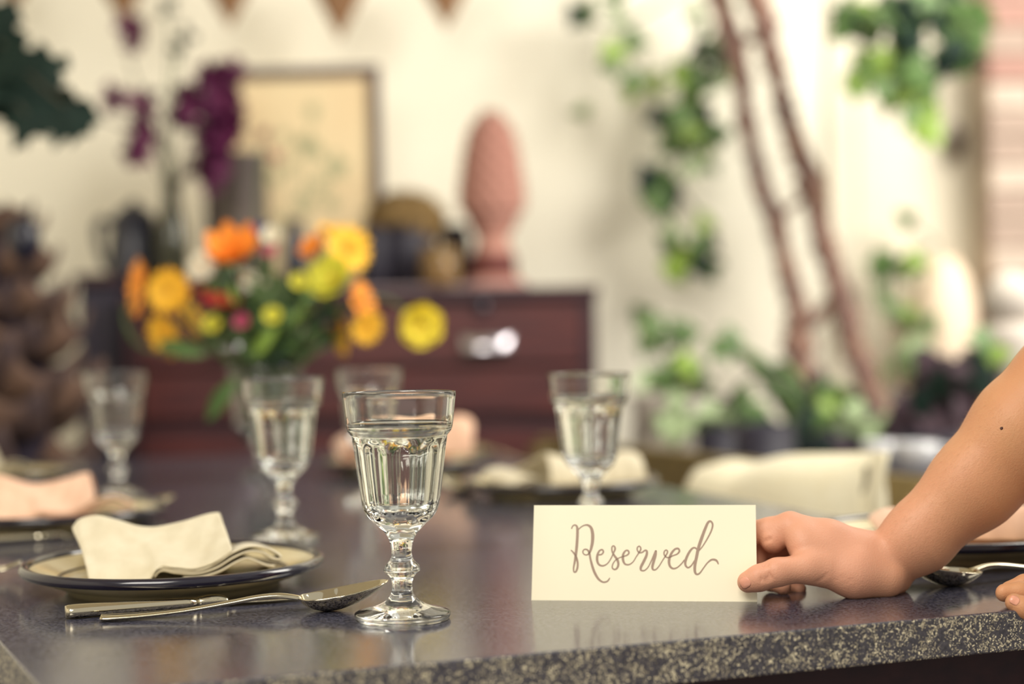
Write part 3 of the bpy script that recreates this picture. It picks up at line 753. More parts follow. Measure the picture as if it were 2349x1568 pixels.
scatter(pl1, 1930, 925, 46, 8, ML, PD - 0.05, 0.05); scatter(pl1, 1870, 900, 46, 6, DM, PD, 0.05)
# bush on the left of it in a pale pot
bp = Vector((at(1560, 1000, 3.7).x, 3.7, 0))
pb1 = thing('leafy_shrub', 'small leafy shrub in pale stone pot below the climbing ivy', 'plant', bp)
hp2 = at(1560, 905, 3.7).z
part('pot', lathe([(0, 0), (0.09, 0), (0.125, hp2 * 0.5), (0.105, hp2 - 0.03), (0.115, hp2), (0.095, hp2), (0.09, hp2 - 0.04), (0, hp2 - 0.05)], 30), M['stone_white'], pb1)
part('stem', join(*[tube([at(1560, 930, 3.7), at(*q, 3.7)], [0.006, 0.003], 6, 0) for q in ((1490, 740), (1560, 760), (1540, 850), (1610, 860))]), M['stem_dark'], pb1, world=True)
for c in ((1490, 735, 28, 5, MP), (1500, 790, 26, 4, ML), (1565, 765, 30, 4, MM), (1530, 840, 34, 7, ML), (1590, 855, 30, 6, LL), (1505, 870, 28, 4, MP), (1540, 925, 40, 5, PL)):
    scatter(pb1, c[0], c[1], c[2], c[3], c[4], 3.7, 0.05)
# round dark pots between
for i, (px, py, d, r, lab) in enumerate(((1755, 1000, 3.2, 0.055, 'round dark pot left of the strap leaved plant'), (1650, 1010, 3.4, 0.045, 'smaller round dark pot beside the pale shrub pot'))):
    b = Vector((at(px, py, d).x, d, 0)); h = at(px, py - 30, d).z
    solo('dark_jar', lathe([(0, 0), (r * 0.8, 0), (r * 1.1, h * 0.4), (r * 1.25, h * 0.8), (r, h), (r * 0.85, h), (r, h * 0.8), (0, h * 0.6)], 28), M['dark_pot'], lab, 'pot', b, world=False)
ivy('trailing_vine', 'tangle of trailing brown stems with pale leaves low before the trunks', Vector((at(1700, 1000, 3.45).x, 3.45, 0)),
    [[(1480, 1010, 3.45), (1530, 930, 3.42), (1620, 905, 3.4), (1700, 940, 3.4), (1760, 1010, 3.42)], [(1600, 1030, 3.45), (1680, 900, 3.42), (1760, 860, 3.4), (1850, 900, 3.4), (1900, 1000, 3.42)],
     [(1650, 780, 3.45), (1720, 840, 3.42), (1800, 910, 3.42), (1850, 1000, 3.42)], [(1760, 1020, 3.42), (1840, 960, 3.4), (1960, 960, 3.4), (2040, 1010, 3.42)], [(1550, 1030, 3.4), (1600, 960, 3.4), (1700, 985, 3.38), (1800, 1030, 3.4)]],
    [(1560, 950, 36, 8, PL), (1640, 965, 44, 10, MP), (1720, 930, 40, 10, DM), (1760, 985, 36, 10, ('plum', 'dark')), (1840, 960, 44, 12, ('plum', 'dark', 'mid')), (1690, 990, 36, 10, ('plum', 'dark')), (1660, 780, 22, 4, MM), (1900, 990, 40, 10, ('dark', 'plum')), (1980, 960, 36, 8, ('pale', 'plum'))], 3.42, 0.045)
# plum foliage plant on the right
bp = Vector((at(2180, 1000, 3.1).x, 3.1, 0))
pp_ = thing('plum_foliage_plant', 'dark plum leaved plant in pot behind the forearm', 'plant', bp)
hp3 = at(2180, 985, 3.1).z
part('pot', lathe([(0, 0), (0.09, 0), (0.12, hp3), (0.105, hp3), (0.1, hp3 - 0.04), (0, hp3 - 0.04)], 30), M['dark_pot'], pp_)
part('stem', join(*[tube([at(2180, 990, 3.1), at(*q, 3.1)], [0.006, 0.003], 6, 0) for q in ((2120, 850), (2180, 830), (2240, 830), (2100, 950))]), M['stem_dark'], pp_, world=True)
for c in ((2130, 850, 36, 10), (2190, 880, 60, 26), (2240, 830, 36, 10), (2170, 950, 60, 20), (2080, 950, 48, 12), (2240, 920, 50, 14)):
    scatter(pp_, c[0], c[1], c[2], c[3], ('plum', 'plum', 'dark'), 3.1, 0.055, 0.05)
scatter(pp_, 2275, 800, 30, 4, ML, 3.1, 0.05)
# tall cream ceramic by the wall and pale stone on the brick pier side
sb_ = Vector((at(2170, 800, 4.16).x, 4.16, 0))
hs = at(2170, 590, 4.16).z
solo('cream_urn', lathe([(0, 0), (0.06, 0), (0.05, hs - 0.34), (0.062, hs - 0.28), (0.078, hs - 0.2), (0.076, hs - 0.12), (0.06, hs - 0.05), (0.03, hs), (0.02, hs), (0.05, hs - 0.06), (0, hs - 0.2)], 32), M['shell'], 'tall cream ceramic urn before the white door', 'urn', sb_, world=False)
ss = Vector((at(2320, 760, 3.3).x, 3.3, 0))
st_ = thing('stone_bust', 'pale weathered stone ball on pedestal beside the brick pier', 'ornament', ss)
hs2 = at(2320, 740, 3.3).z
part('pedestal', lathe([(0, 0), (0.1, 0), (0.1, 0.06), (0.06, 0.1), (0.05, hs2 - 0.06), (0.06, hs2 - 0.03), (0.05, hs2), (0, hs2)], 30), M['stone_white'], st_)
part('ball', ball((0, 0, hs2 + 0.045), 0.056, jit=0.03), M['stone_white'], st_)

# upper-left ivy branch hanging close by
ub = thing('ivy_branch', 'dark green ivy branch hanging into the top left corner', 'plant', at(-120, -60, 2.6))
part('stem', join(tube([at(-120, -60, 2.6), at(20, 120, 2.6), at(110, 210, 2.6), at(190, 270, 2.6)], [0.004, 0.004, 0.003, 0.002], 6), tube([at(-80, 60, 2.6), at(10, 200, 2.62), at(60, 260, 2.6)], [0.003, 0.002, 0.002], 6)), M['stem_dark'], ub, world=True)
LB = ivy_leaf('large_ivy_leaf', M['leaf_dark']); 
for (px, py, s_, ang, tilt) in ((10, 60, 0.09, 2.6, 0.2), (60, 110, 0.085, 2.2, -0.2), (20, 160, 0.10, 3.0, 0.3), (100, 150, 0.08, 1.9, 0.1), (130, 200, 0.09, 2.4, -0.3), (90, 230, 0.095, 3.1, 0.2), (170, 230, 0.075, 2.9, 0.0), (190, 255, 0.06, 3.3, 0.3), (40, 215, 0.09, 3.4, -0.1), (-20, 190, 0.1, 3.3, 0.2), (-10, 10, 0.09, 2.7, -0.2), (140, 165, 0.06, 1.6, 0.2), (70, 180, 0.085, 2.7, 0.4), (-30, 110, 0.1, 2.9, 0.0), (150, 265, 0.06, 3.3, 0.3), (30, 30, 0.05, 2.0, 0.1)):
    p = at(px, py, 2.6 + rl.uniform(-0.06, 0.06))
    nrm = Vector((tilt, -1, 0.2 + rl.gauss(0, .2)))
    inst('leaf', LB, ub, Matrix.Translation(p - ROOT[ub]) @ frame_to(nrm, 0) @ Matrix.Rotation(ang - 0.2, 4, 'Z') @ Matrix.Scale(s_, 4))

# ================================================================== BIG DRIED CONE ON THE LEFT
cb = Vector((at(-5, 800, 2.98).x, 3.02, 0))
big = thing('giant_dried_cone', 'tall brown dried pine cone sculpture with curled scales at left edge', 'ornament', cb)
top = at(0, 450, 3.02).z
part('core', lathe([(0, 0), (0.09, 0), (0.085, top * 0.6), (0.07, top * 0.85), (0.02, top - 0.02), (0, top - 0.02)], 24), M['cone_core'], big)
def bigscale(a, b):
    s_ = a - 0.5
    r = 0.125 * b; w_ = 0.11 * (0.55 + 0.6 * math.sin(b * PI * 0.75)) * s_
    return Vector((w_, -r, 0.07 * b * b * b - 0.02 * b + 0.03 * (2 * s_) ** 2 * b))
bs_me = mesh('scale', *grid(bigscale, 6, 8), M['cone_brown'])
rr_ = random.Random(9)
rowsn = 11
for i in range(rowsn):
    t = i / (rowsn - 1); z = 0.42 + (top - 0.5) * t
    rad = (0.035 if t < 0.72 else 0.035 * (1 - (t - 0.72) * 2.2))
    sc_ = (1.0 if t < 0.62 else 1 - (t - 0.62) * 1.35)
    n = 7
    for k in range(n):
        a = 2 * PI * (k + 0.5 * (i % 2)) / n + rr_.gauss(0, .12)
        o = inst('scale', bs_me, big, Matrix.Rotation(a, 4, 'Z') @ Matrix.Translation((0, -rad, z + rr_.gauss(0, .012))) @ Matrix.Rotation(rr_.gauss(0.05, .12), 4, 'X') @ Matrix.Diagonal((sc_, sc_, sc_ * 1.2, 1)))
        solid(o, 0.008)
nb = at(55, 548, 2.86)
part('seed_pod', ball(nb, 0.03, 0.025, 0.04), M['navy'], big, world=True, label='dark navy seed pod near the top')

# ================================================================== BENCH AND CUSHION
b0, b1 = on_z(1480, 1026), on_z(2100, 1092)
bd = (b1 - b0); bd.z = 0; bd.normalize(); bnrm = Vector((bd.y, -bd.x, 0))       # towards the table
if bnrm.dot(tc - b0) < 0: bnrm = -bnrm
bc = (b0 + b1) / 2; bc.z = 0
bench = thing('wooden_bench', 'olive brown wooden bench behind the right side of the table', 'bench', bc)
bL = 0.75
for k, (z0, z1) in enumerate(((TABLE_Z - 0.075, TABLE_Z), (TABLE_Z - 0.17, TABLE_Z - 0.095))):
    c = bc + Vector((0, 0, (z0 + z1) / 2))
    bevel(part('back_slat', obox(c, bd, bnrm, (0, 0, 1), bL, 0.012, (z1 - z0) / 2), M['olive_wood'], bench, world=True, smooth=False), 0.004)
for k in range(3):
    c = bc + bnrm * (0.07 + 0.1 * k) + Vector((0, 0, 0.435))
    bevel(part('seat_slat', obox(c, bd, bnrm, (0, 0, 1), bL, 0.045, 0.014), M['olive_wood'], bench, world=True, smooth=False), 0.004)
for e in (-1, 1):
    for off, h in ((0.03, 0.745), (0.29, 0.421)):
        c = bc + bd * e * (bL - 0.06) + bnrm * off + Vector((0, 0, h / 2))
        part('leg', obox(c, bd, bnrm, (0, 0, 1), 0.022, 0.018, h / 2), M['olive_wood'], bench, world=True, smooth=False)
# cushion resting on the bench seat, leaning against its back
q0, q1 = at(1590, 1110, 2.36), at(2015, 1110, 2.02)
cdir = Vector((q1.x - q0.x, q1.y - q0.y, 0)); cw = cdir.length; cdir.normalize()
cn = Vector((cdir.y, -cdir.x, 0)); 
if cn.dot(CAM - q0) < 0: cn = -cn
ztopc = at(1800, 1046, 2.2).z
cmid = Vector(((q0.x + q1.x) / 2, (q0.y + q1.y) / 2, 0.452))
CH = ztopc - 0.452
cu = thing('seat_cushion', 'plump ivory cushion with grey stitched edge on the olive bench', 'cushion', cmid)
def cush(sgn):
    def fn(a, b):
        s_, t = 2 * a - 1, 2 * b - 1
        th = 0.062 * ((1 - s_ ** 4) * (1 - t ** 4)) ** 0.5
        top_ = 0.012 * math.cos(s_ * 3.0) + (0.028 if s_ < -0.3 else 0) * math.sin(min(1, (-s_ - 0.3) / 0.35) * PI / 2) * (1 if s_ > -0.98 else .4)
        z = b * (CH - 0.006 + 0.6 * top_ + 0.032 * s_)
        x = s_ * cw / 2 * (1 - 0.05 * (1 - t * t) * abs(s_))
        p = cdir * x + cn * (sgn * th + 0.006 * math.sin(s_ * 5) * t) + Vector((0, 0, z))
        return p
    return grid(fn, 28, 18)
subd(part('cover', join(cush(1), (cush(-1)[0], [f[::-1] for f in cush(-1)[1]])), M['cushion'], cu))
edge = [cush(1)[0][i * 29 + 28] for i in range(19)]
part('stitched_edge', tube([p + cn * 0.012 - cdir * 0.012 + Vector((0.004 * math.sin(i * 2.1), 0, 0)) for i, p in enumerate(edge[1:-1])], 0.0055, 8), M['welt'], cu, label='grey frayed stitching down the right edge')
fl_ = grid(lambda a, b: Vector(edge[min(18, int(round(b * 18)))]) + cdir * (a * 0.026) + cn * (0.01 + 0.006 * math.sin(b * 9)) , 3, 18)
solid(part('flange', fl_, M['cushion'], cu), 0.004)
# white cups on a stand behind the bench
for i, (px, py, d, r, lab) in enumerate(((2020, 1040, 2.75, 0.030, 'white china cup left of the pair behind the bench'), (2105, 1055, 2.7, 0.036, 'larger white china cup nearest the forearm behind the bench'))):
    p = at(px, py + 22, d)
    t = thing('china_cup', lab, 'cup', (p.x, p.y, p.z), 0, 'white cups behind the bench')
    part('cup', lathe([(0, 0), (r * 0.6, 0), (r * 0.65, 0.004), (r * 0.95, 0.022), (r, 0.045), (r * 0.93, 0.045), (r * 0.88, 0.022), (0, 0.008)], 24), M['white_china'], t)
    part('handle', tube([(r * 0.95, 0, 0.036), (r * 1.45, 0, 0.034), (r * 1.4, 0, 0.016), (r * 0.9, 0, 0.016)], 0.004, 8), M['white_china'], t)
sp = at(2070, 1080, 2.75)
sd = thing('side_stand', 'low dark plant stand holding white cups behind the bench', 'stand', (sp.x, sp.y, 0))
szt = min(at(2020, 1062, 2.75).z, at(2105, 1077, 2.7).z)
part('shelf', box(-0.13, 0.13, -0.1, 0.1, szt - 0.022, szt - 0.001), M['slate_paint'], sd, smooth=False)
for a in (-0.11, 0.11):
    for b in (-0.08, 0.08): part('leg', box(a - 0.012, a + 0.012, b - 0.012, b + 0.012, 0, szt - 0.022), M['slate_paint'], sd, smooth=False)
for o in [o for o in COL.objects if o.name.startswith('china_cup')]: o.location.z = szt

# ================================================================== GOBLETS
G = [(0.0, 0.0), (0.030, 0.0), (0.0325, 0.0008), (0.0338, 0.0025), (0.0336, 0.0048), (0.029, 0.0064), (0.021, 0.0085), (0.0135, 0.0118), (0.0092, 0.016), (0.0073, 0.0205), (0.0072, 0.0255),
     (0.0082, 0.029), (0.0102, 0.0316), (0.0126, 0.0336), (0.0131, 0.035), (0.0126, 0.0364), (0.0119, 0.038), (0.0088, 0.0412), (0.0074, 0.045), (0.0073, 0.050), (0.0092, 0.057), (0.0122, 0.0615), (0.0160, 0.0655),
     (0.0205, 0.0695), (0.0240, 0.0735), (0.0264, 0.0785), (0.0278, 0.0845), (0.0288, 0.092), (0.0308, 0.107), (0.0324, 0.120), (0.0333, 0.1265), (0.0338, 0.1295), (0.0352, 0.1312), (0.0368, 0.1335), (0.0376, 0.137), (0.0384, 0.143), (0.0394, 0.152), (0.0401, 0.158), (0.0399, 0.1603)]
GI = [(0.0385, 0.1602), (0.0378, 0.157), (0.0370, 0.150), (0.0360, 0.141), (0.0345, 0.1335), (0.0322, 0.1275), (0.0300, 0.118), (0.0281, 0.105), (0.0262, 0.092), (0.0250, 0.086), (0.0225, 0.0805), (0.0165, 0.0765), (0.008, 0.0747), (0.0, 0.0742)]
NF = 10
def densify(p, n=3):
    return [tuple(a) for a in crom(p, n)]
def flute(a, r, z):
    # ten flat panels with round arched tops between the foot of the bowl and the collar
    h = 2 * PI / NF
    q = (a % h) - h / 2
    arch = 0.1285 - 0.010 * (abs(q) / (h / 2)) ** 2.5
    k = min(1.0, max(0.0, (arch - z) / 0.004)) * min(1.0, max(0.0, (z - 0.060) / 0.008))
    if z > 0.06:
        flat = math.cos(h / 2) / math.cos(q)
        return 1 + k * ((flat - 1) * 1.15 + 0.004)
    if 0.012 < z < 0.056:                       # faintly facetted stem
        return 1 + 0.35 * (math.cos(h / 2) / math.cos(q) - 1)
    return 1.0
gob = densify(G, 3) + densify(GI, 3)
gob_vf = lathe(gob, 120, lambda a, r, z: flute(a, r, z) if True else 1)
# only the outside is cut: rebuild the inner rows round
ng = len(densify(G, 3))
V = list(gob_vf[0])
for i in range(ng, len(gob)):
    for k in range(120):
        a = 2 * PI * k / 120; V[i * 120 + k] = (gob[i][0] * math.cos(a), gob[i][0] * math.sin(a), gob[i][1])
gob_vf = (V, gob_vf[1])
def inner_r(z):
    zs = [p[1] for p in GI][::-1]; rs = [p[0] for p in GI][::-1]
    return float(np.interp(z, zs, rs))
WL = 0.1375
wprof = [(max(0, inner_r(z) + 0.0003), z) for z in list(np.linspace(0.0742, 0.081, 8)) + list(np.linspace(0.083, WL + 0.0008, 22))]
wprof = [(0, 0.07405)] + wprof[1:] + [(inner_r(WL) - 0.0009, WL), (0, WL - 0.0001)]
def make_goblet(label, loc, rot, water):
    t = thing('wine_goblet', label, 'glass', loc, rot, 'fluted goblets on the table')
    part('glass_body', gob_vf, M['glass'], t)
    if water: part('water', lathe(wprof, 120), M['water'], t, label='still water')
    return t
def foot(px, py): p = on_z(px, py); return (p.x, p.y, TABLE_Z + 0.0002)
g1 = make_goblet('nearest fluted glass goblet of water in front of the plate and spoon', foot(924, 1419), 0.12, True)
g2_ = copy_tree(g1, foot(655, 1238), 0.4, 'water goblet standing right behind the nearest plate and cream napkin')
g5 = copy_tree(g1, foot(1357, 1236), 0.25, 'water goblet standing directly behind the reserved card')
g3 = make_goblet('empty goblet at left behind the peach napkin', foot(271, 1141), 0.3, False)
g4 = copy_tree(g3, foot(850, 1150), 0.1, 'empty goblet mostly hidden behind the nearest goblet')

# ================================================================== PLATES, NAPKINS
RO = 0.1255
PS, ZS = 0.964, 0.79
def make_plate(label, loc, rot=0.0):
    t = thing('dinner_plate', label, 'plate', loc, rot, 'stoneware plates on the table')
    prof = [(0, 0.004), (0.082, 0.004), (0.084, 0.0), (0.0885, 0.0), (0.0895, 0.005), (0.095, 0.007), (0.108, 0.013), (0.117, 0.0195), (0.1215, 0.0235),
            (0.1215, 0.0262), (0.117, 0.0245), (0.108, 0.0205), (0.098, 0.0158), (0.09, 0.0125), (0.085, 0.0112), (0.0, 0.0105)]
    prof = [(r * PS, z) for r, z in prof]
    part('dish', lathe([(r, z * ZS) for r, z in prof], 96), M['plate'], t)
    rim = [(PS * (0.1215 + 0.0045 * math.cos(a)), 0.0240 * ZS + 0.0043 * math.sin(a)) for a in np.linspace(0, 2 * PI, 13)[:-1]]
    part('rim_band', lathe(rim, 96, closed=True), M['plate_rim'], t, label='dark navy glazed rim')
    ring = [(PS * (0.0945 + 0.0014 * math.cos(a)), 0.0146 * ZS + 0.0008 * math.sin(a)) for a in np.linspace(0, 2 * PI, 7)[:-1]]
    part('inner_ring', lathe(ring, 96, closed=True), M['plate_ring'], t, label='thin brown ring')
    return t
def plate_loc(px, py, d):                          # rim centre seen at (px, py)
    p = at(px, py, d); return (p.x, p.y, TABLE_Z)
# nearest plate: its rim centre sits at z = +0.025
p_ = on_z(399, 1286, TABLE_Z + 0.0205); P1 = Vector((p_.x, p_.y, TABLE_Z))
print('plate1', P1[:])
plate1 = make_plate('nearest cream plate with navy rim under the cream napkin', P1)

def napkin(label, P, cloth_m, name='folded_napkin'):
    t = thing(name, label, 'napkin', P, 0, 'folded linen napkins')
    Fc = crom([(203, 1314, 0), (245, 1317, 0), (300, 1318, 0), (345, 1312, 0), (372, 1296, 0), (405, 1299, 0), (450, 1301, 0), (492, 1286, 0), (532, 1260, 0)], 4)
    Bc = crom([(163, 1208, 0), (180, 1188, 0), (225, 1180, 0), (278, 1194, 0), (330, 1207, 0), (376, 1203, 0), (430, 1190, 0), (475, 1176, 0), (502, 1173, 0)], 4)
    d0, d1 = P1.y - 0.034, P1.y + 0.035
    nC = len(Fc)
    rowsv = []
    nv = 12
    for j in range(nv + 1):
        tt = j / nv
        row = []
        for i in range(nC):
            f, b = Fc[i], Bc[i]
            x = f[0] + (b[0] - f[0]) * tt; y = f[1] + (b[1] - f[1]) * (tt ** 0.9)
            y += 5 * math.sin(tt * PI) * (0.4 + 0.6 * math.sin(i * 0.33))
            p = at(x, y, d0 + (d1 - d0) * tt ** 0.8)
            p.y += 0.0022 * math.sin(i * 0.55 + 5 * tt) * math.sin(tt * PI) + 0.0012 * math.sin(i * 1.3 - 7 * tt)
            if j == 0 and f[0] < 352: p.z = TABLE_Z + 0.0100
            row.append(p)
        rowsv.append(row)
    for j in range(1, 7):                          # over the top and down behind
        tt = j / 6
        rowsv.append([Vector((p.x + 0.002 * tt, p.y + 0.016 * math.sin(tt * PI / 2) + 0.012 * tt, p.z - (p.z - TABLE_Z - 0.019) * (1 - math.cos(tt * PI / 2)))) for p in rowsv[nv]])
    V = [p for r in rowsv for p in r]
    F = [(j * nC + i, j * nC + i + 1, (j + 1) * nC + i + 1, (j + 1) * nC + i) for j in range(len(rowsv) - 1) for i in range(nC - 1)]
    subd(solid(part('top_layer', (V, F), cloth_m, t, world=True), 0.0024, -1), 1)
    layers = [[(346, 1316), (356, 1303), (374, 1299), (402, 1304), (450, 1306), (490, 1292), (530, 1266), (572, 1250), (612, 1253), (640, 1267), (649, 1277)],
              [(352, 1322), (362, 1309), (378, 1305), (404, 1310), (452, 1312), (496, 1299), (534, 1276), (572, 1261), (606, 1265), (628, 1278), (646, 1279)],
              [(420, 1322), (460, 1320), (502, 1308), (538, 1288), (566, 1277), (590, 1284), (612, 1293), (632, 1295)]]
    for k, L in enumerate(layers):
        C = crom([(x, y, 0) for x, y in L], 5)
        rws = []
        for j in range(9):
            tt = j / 8
            rws.append([at(c[0] - 10 * tt, c[1] - 9 * tt + (0 if c[0] < 540 else (c[0] - 540) * 0.06 * tt), d0 + 0.0005 + 0.085 * tt) for c in C])
        for rw in rws:
            for p in rw:
                p.z = max(p.z, TABLE_Z + 0.0105 + 0.0026 * (2 - k))
        n = len(C)
        V = [p for r in rws for p in r]
        F = [(j * n + i, j * n + i + 1, (j + 1) * n + i + 1, (j + 1) * n + i) for j in range(8) for i in range(n - 1)]
        subd(solid(part('fold', (V, F), cloth_m, t, world=True), 0.0021, -1), 1)
    return t
nap1 = napkin('cream linen napkin folded on the nearest plate', P1, M['cloth_cream'])
def pink_copy(src, mt_):
    c = src
    for ch in c.children:
        ch.data = ch.data.copy(); ch.data.materials.clear(); ch.data.materials.append(mt_)
    return c

def place(px, py, z=0.0205):
    q = on_z(px, py, TABLE_Z + z); return Vector((q.x, q.y, TABLE_Z))
P2 = place(120, 1166); plate2 = copy_tree(plate1, P2, 0.0, 'plate at left under the peach napkin, second from the front')
P3 = place(-30, 1082); copy_tree(plate1, P3, 0.0, 'farthest left plate with pale napkin at the frame edge')
P4 = place(925, 1052); copy_tree(plate1, P4, 0.0, 'far plate behind the nearest goblet with peach napkin')
P5 = place(1285, 1098); copy_tree(plate1, P5, 0.0, 'plate behind the reserved card with ivory napkin')
P6 = place(2160, 1215); copy_tree(plate1, P6, 0.0, 'plate behind the wrist and forearm with peach napkin')
n2 = pink_copy(copy_tree(nap1, P2 + Vector((0.0, 0, 0)), 0.0, 'peach linen napkin on the second left plate'), M['cloth_pink'])
n3 = copy_tree(nap1, P3 + Vector((-0.03, 0, 0)), 0.15, 'pale linen napkin on the farthest left plate')
n4 = pink_copy(copy_tree(nap1, P4 + Vector((0.0, 0, 0)), PI, 'peach linen napkin behind the nearest goblet'), M['cloth_pink'])
n4.scale = (1.15, 1.0, 1.55)
n5 = copy_tree(nap1, P5, PI + 0.3, 'ivory linen napkin on the plate behind the reserved card')
n6 = pink_copy(copy_tree(nap1, P6 + Vector((0.03, 0, 0)), PI - 0.2, 'peach linen napkin on the plate behind the forearm'), M['cloth_pink'])

# ================================================================== CUTLERY
def sweep(path, prof):                              # path points with (half width, half thickness); flat oval section
    V, F = [], []
    n = 14
    P = [Vector(p) for p in path]
    for i, p in enumerate(P):
        t = (P[min(i + 1, len(P) - 1)] - P[max(i - 1, 0)]).normalized()
        side = Vector((0, 0, 1)).cross(t).normalized(); up = t.cross(side)
        hw_, ht = prof[i]
        for k in range(n):
            a = 2 * PI * k / n
            V.append(p + side * hw_ * math.cos(a) + up * ht * math.sin(a))
    for i in range(len(P) - 1):
        for k in range(n):
            l = (k + 1) % n; F.append((i * n + k, i * n + l, (i + 1) * n + l, (i + 1) * n + k))
    F.append(tuple(range(n))[::-1]); e = (len(P) - 1) * n; F.append(tuple(range(e, e + n)))
    return V, F
def spoon_parts():
    # along +X: handle end at x = 0, tip of the bowl at x = 0.205; z = 0 is the table
    ctl = [(0.0, 0, 0.0030, 0.0065, 0.0018), (0.004, 0, 0.0024, 0.009, 0.002), (0.03, 0, 0.0030, 0.008, 0.0018), (0.06, 0, 0.0050, 0.006, 0.0017), (0.09, 0, 0.0088, 0.0044, 0.0018), (0.112, 0, 0.0118, 0.0036, 0.002), (0.128, 0, 0.0122, 0.0038, 0.0021), (0.142, 0, 0.0100, 0.005, 0.0018)]
    q = crom(ctl, 6)
    h = sweep([a[:3] for a in q], [(a[3], a[4]) for a in q])
    def bowl(a, b):
        t = b; s_ = 2 * a - 1
        x = 0.140 + 0.066 * t
        w_ = 0.0215 * math.sqrt(max(0, 1 - (2 * (t ** 0.85) - 1) ** 2)) * (1.0 if t > 0.45 else 0.93) + 0.0022 * (1 - t)
        rimz = 0.0105 + 0.010 * t ** 1.5
        depth = 0.0125 * math.sin(min(1, max(0, t)) ** 0.8 * PI) ** 0.8
        return Vector((x, s_ * w_, rimz - depth * (1 - s_ * s_)))
    b = grid(bowl, 18, 26)
    return h, b
def make_spoon(label, loc, direction):
    t = thing('tablespoon', label, 'spoon', loc, math.atan2(direction.y, direction.x), 'steel spoons')
    h, b = spoon_parts()
    part('handle', h, M['cutlery'], t)
    subd(solid(part('bowl', b, M['cutlery'], t), 0.0012, 0), 1)
    return t
sA, sB = on_z(231, 1424), on_z(760, 1400)
spd = (sB - sA); spd.z = 0; spd.normalize()
make_spoon('polished tablespoon lying in front of the nearest plate, bowl at the goblet', (sA.x, sA.y, TABLE_Z + 0.0003), spd)
kA, kB = on_z(150, 1419), on_z(520, 1389)
kd = (kB - kA); kd.z = 0; kL = kd.length; kd.normalize()
def make_knife(label, loc, direction):
    t = thing('table_knife', label, 'knife', loc, math.atan2(direction.y, direction.x), 'steel knives')
    ctl = [(0.0, 0, 0.005, 0.0055, 0.0042), (0.004, 0, 0.005, 0.008, 0.005), (0.016, 0, 0.005, 0.008, 0.005), (0.05, 0, 0.0046, 0.0068, 0.0045), (kL - 0.022, 0, 0.0045, 0.0052, 0.0036)]
    q = crom(ctl, 5)
    part('handle', sweep([a[:3] for a in q], [(a[3], a[4]) for a in q]), M['cutlery'], t)
    q = crom([(kL - 0.022, 0, 0.0045, 0.0055, 0.0035), (kL - 0.014, 0, 0.0048, 0.0066, 0.0044), (kL - 0.006, 0, 0.0048, 0.0056, 0.0040), (kL, 0, 0.0042, 0.0056, 0.0025)], 4)
    part('bolster', sweep([a[:3] for a in q], [(a[3], a[4]) for a in q]), M['cutlery'], t)
    q = crom([(kL, 0, 0.0030, 0.0072, 0.0014), (kL + 0.03, 0, 0.0022, 0.0085, 0.0012), (kL + 0.07, 0.001, 0.0016, 0.0085, 0.001), (kL + 0.09, 0.003, 0.0012, 0.005, 0.0009), (kL + 0.098, 0.006, 0.001, 0.001, 0.0006)], 4)
    part('blade', sweep([a[:3] for a in q], [(a[3], a[4]) for a in q]), M['cutlery'], t)
    return t
make_knife('polished table knife lying between the nearest plate and spoon', (kA.x, kA.y, TABLE_Z + 0.0003), kd)
# knife of the second setting, cut by the left frame edge
k2 = on_z(-130, 1258); k2d = on_z(200, 1232) - k2; k2d.z = 0; k2d.normalize()
make_knife('table knife behind the nearest plate, running out at left', (k2.x, k2.y, TABLE_Z + 0.0003), k2d)
def make_fork(label, loc, direction):
    t = thing('table_fork', label, 'fork', loc, math.atan2(direction.y, direction.x))
    q = crom([(0, 0, 0.0032, 0.0075, 0.0018), (0.02, 0, 0.004, 0.0075, 0.0017), (0.08, 0, 0.0125, 0.004, 0.0018), (0.115, 0, 0.015, 0.0034, 0.002), (0.14, 0, 0.0105, 0.0098, 0.0014), (0.155, 0, 0.0075, 0.0115, 0.0012)], 5)
    part('handle', sweep([a[:3] for a in q], [(a[3], a[4]) for a in q]), M['cutlery'], t)
    for k in range(4):
        y = (k - 1.5) * 0.0066
        part('tine', sweep([(0.153, y, 0.0078), (0.17, y, 0.006), (0.19, y, 0.0075), (0.203, y * 0.98, 0.0125)], [(0.0019, 0.0011), (0.0018, 0.001), (0.0016, 0.001), (0.0008, 0.0006)]), M['cutlery'], t)
    return t
fk = on_z(-560, 1352); fkd = on_z(52, 1322) - fk; fkd.z = 0; fkd.normalize()
fk = on_z(52, 1322) - fkd * 0.204
make_fork('steel fork left of the nearest plate, tines at the frame edge', (fk.x, fk.y, TABLE_Z + 0.0003), fkd)
# spoon on the right behind the wrist
r0, r1 = on_z(2440, 1318), on_z(2180, 1345)
rd = r1 - r0; rd.z = 0; rd.normalize()
rA = on_z(2236, 1338) - rd * 0.14
make_spoon('tablespoon lying behind the wrist, handle running out at right', (rA.x, rA.y, TABLE_Z + 0.0003), rd)

for (ax_, ay_, bx_, by_, lab) in ((1290, 1068, 1075, 1046, 'tablespoon lying beyond the plate behind the reserved card'), (1180, 1150, 1020, 1128, 'tablespoon lying before the plate behind the reserved card'), (215, 1190, 400, 1177, 'tablespoon lying right of the peach napkin plate')):
    qa, qb = on_z(ax_, ay_), on_z(bx_, by_)
    qd = qb - qa; qd.z = 0; qd.normalize(); qs = qb - qd * 0.206
    make_spoon(lab, (qs.x, qs.y, TABLE_Z + 0.0003), qd)

# ================================================================== RESERVED CARD
bl_, br_ = on_z(1219, 1376), on_z(1737, 1379.5)
wdir = (br_ - bl_); wdir.z = 0; cwid = wdir.length; wdir.normalize()
back = Vector((-wdir.y, wdir.x, 0))
if back.y < 0: back = -back
tiltv = (Vector((0, 0, 1)) + back * 0.08).normalized()
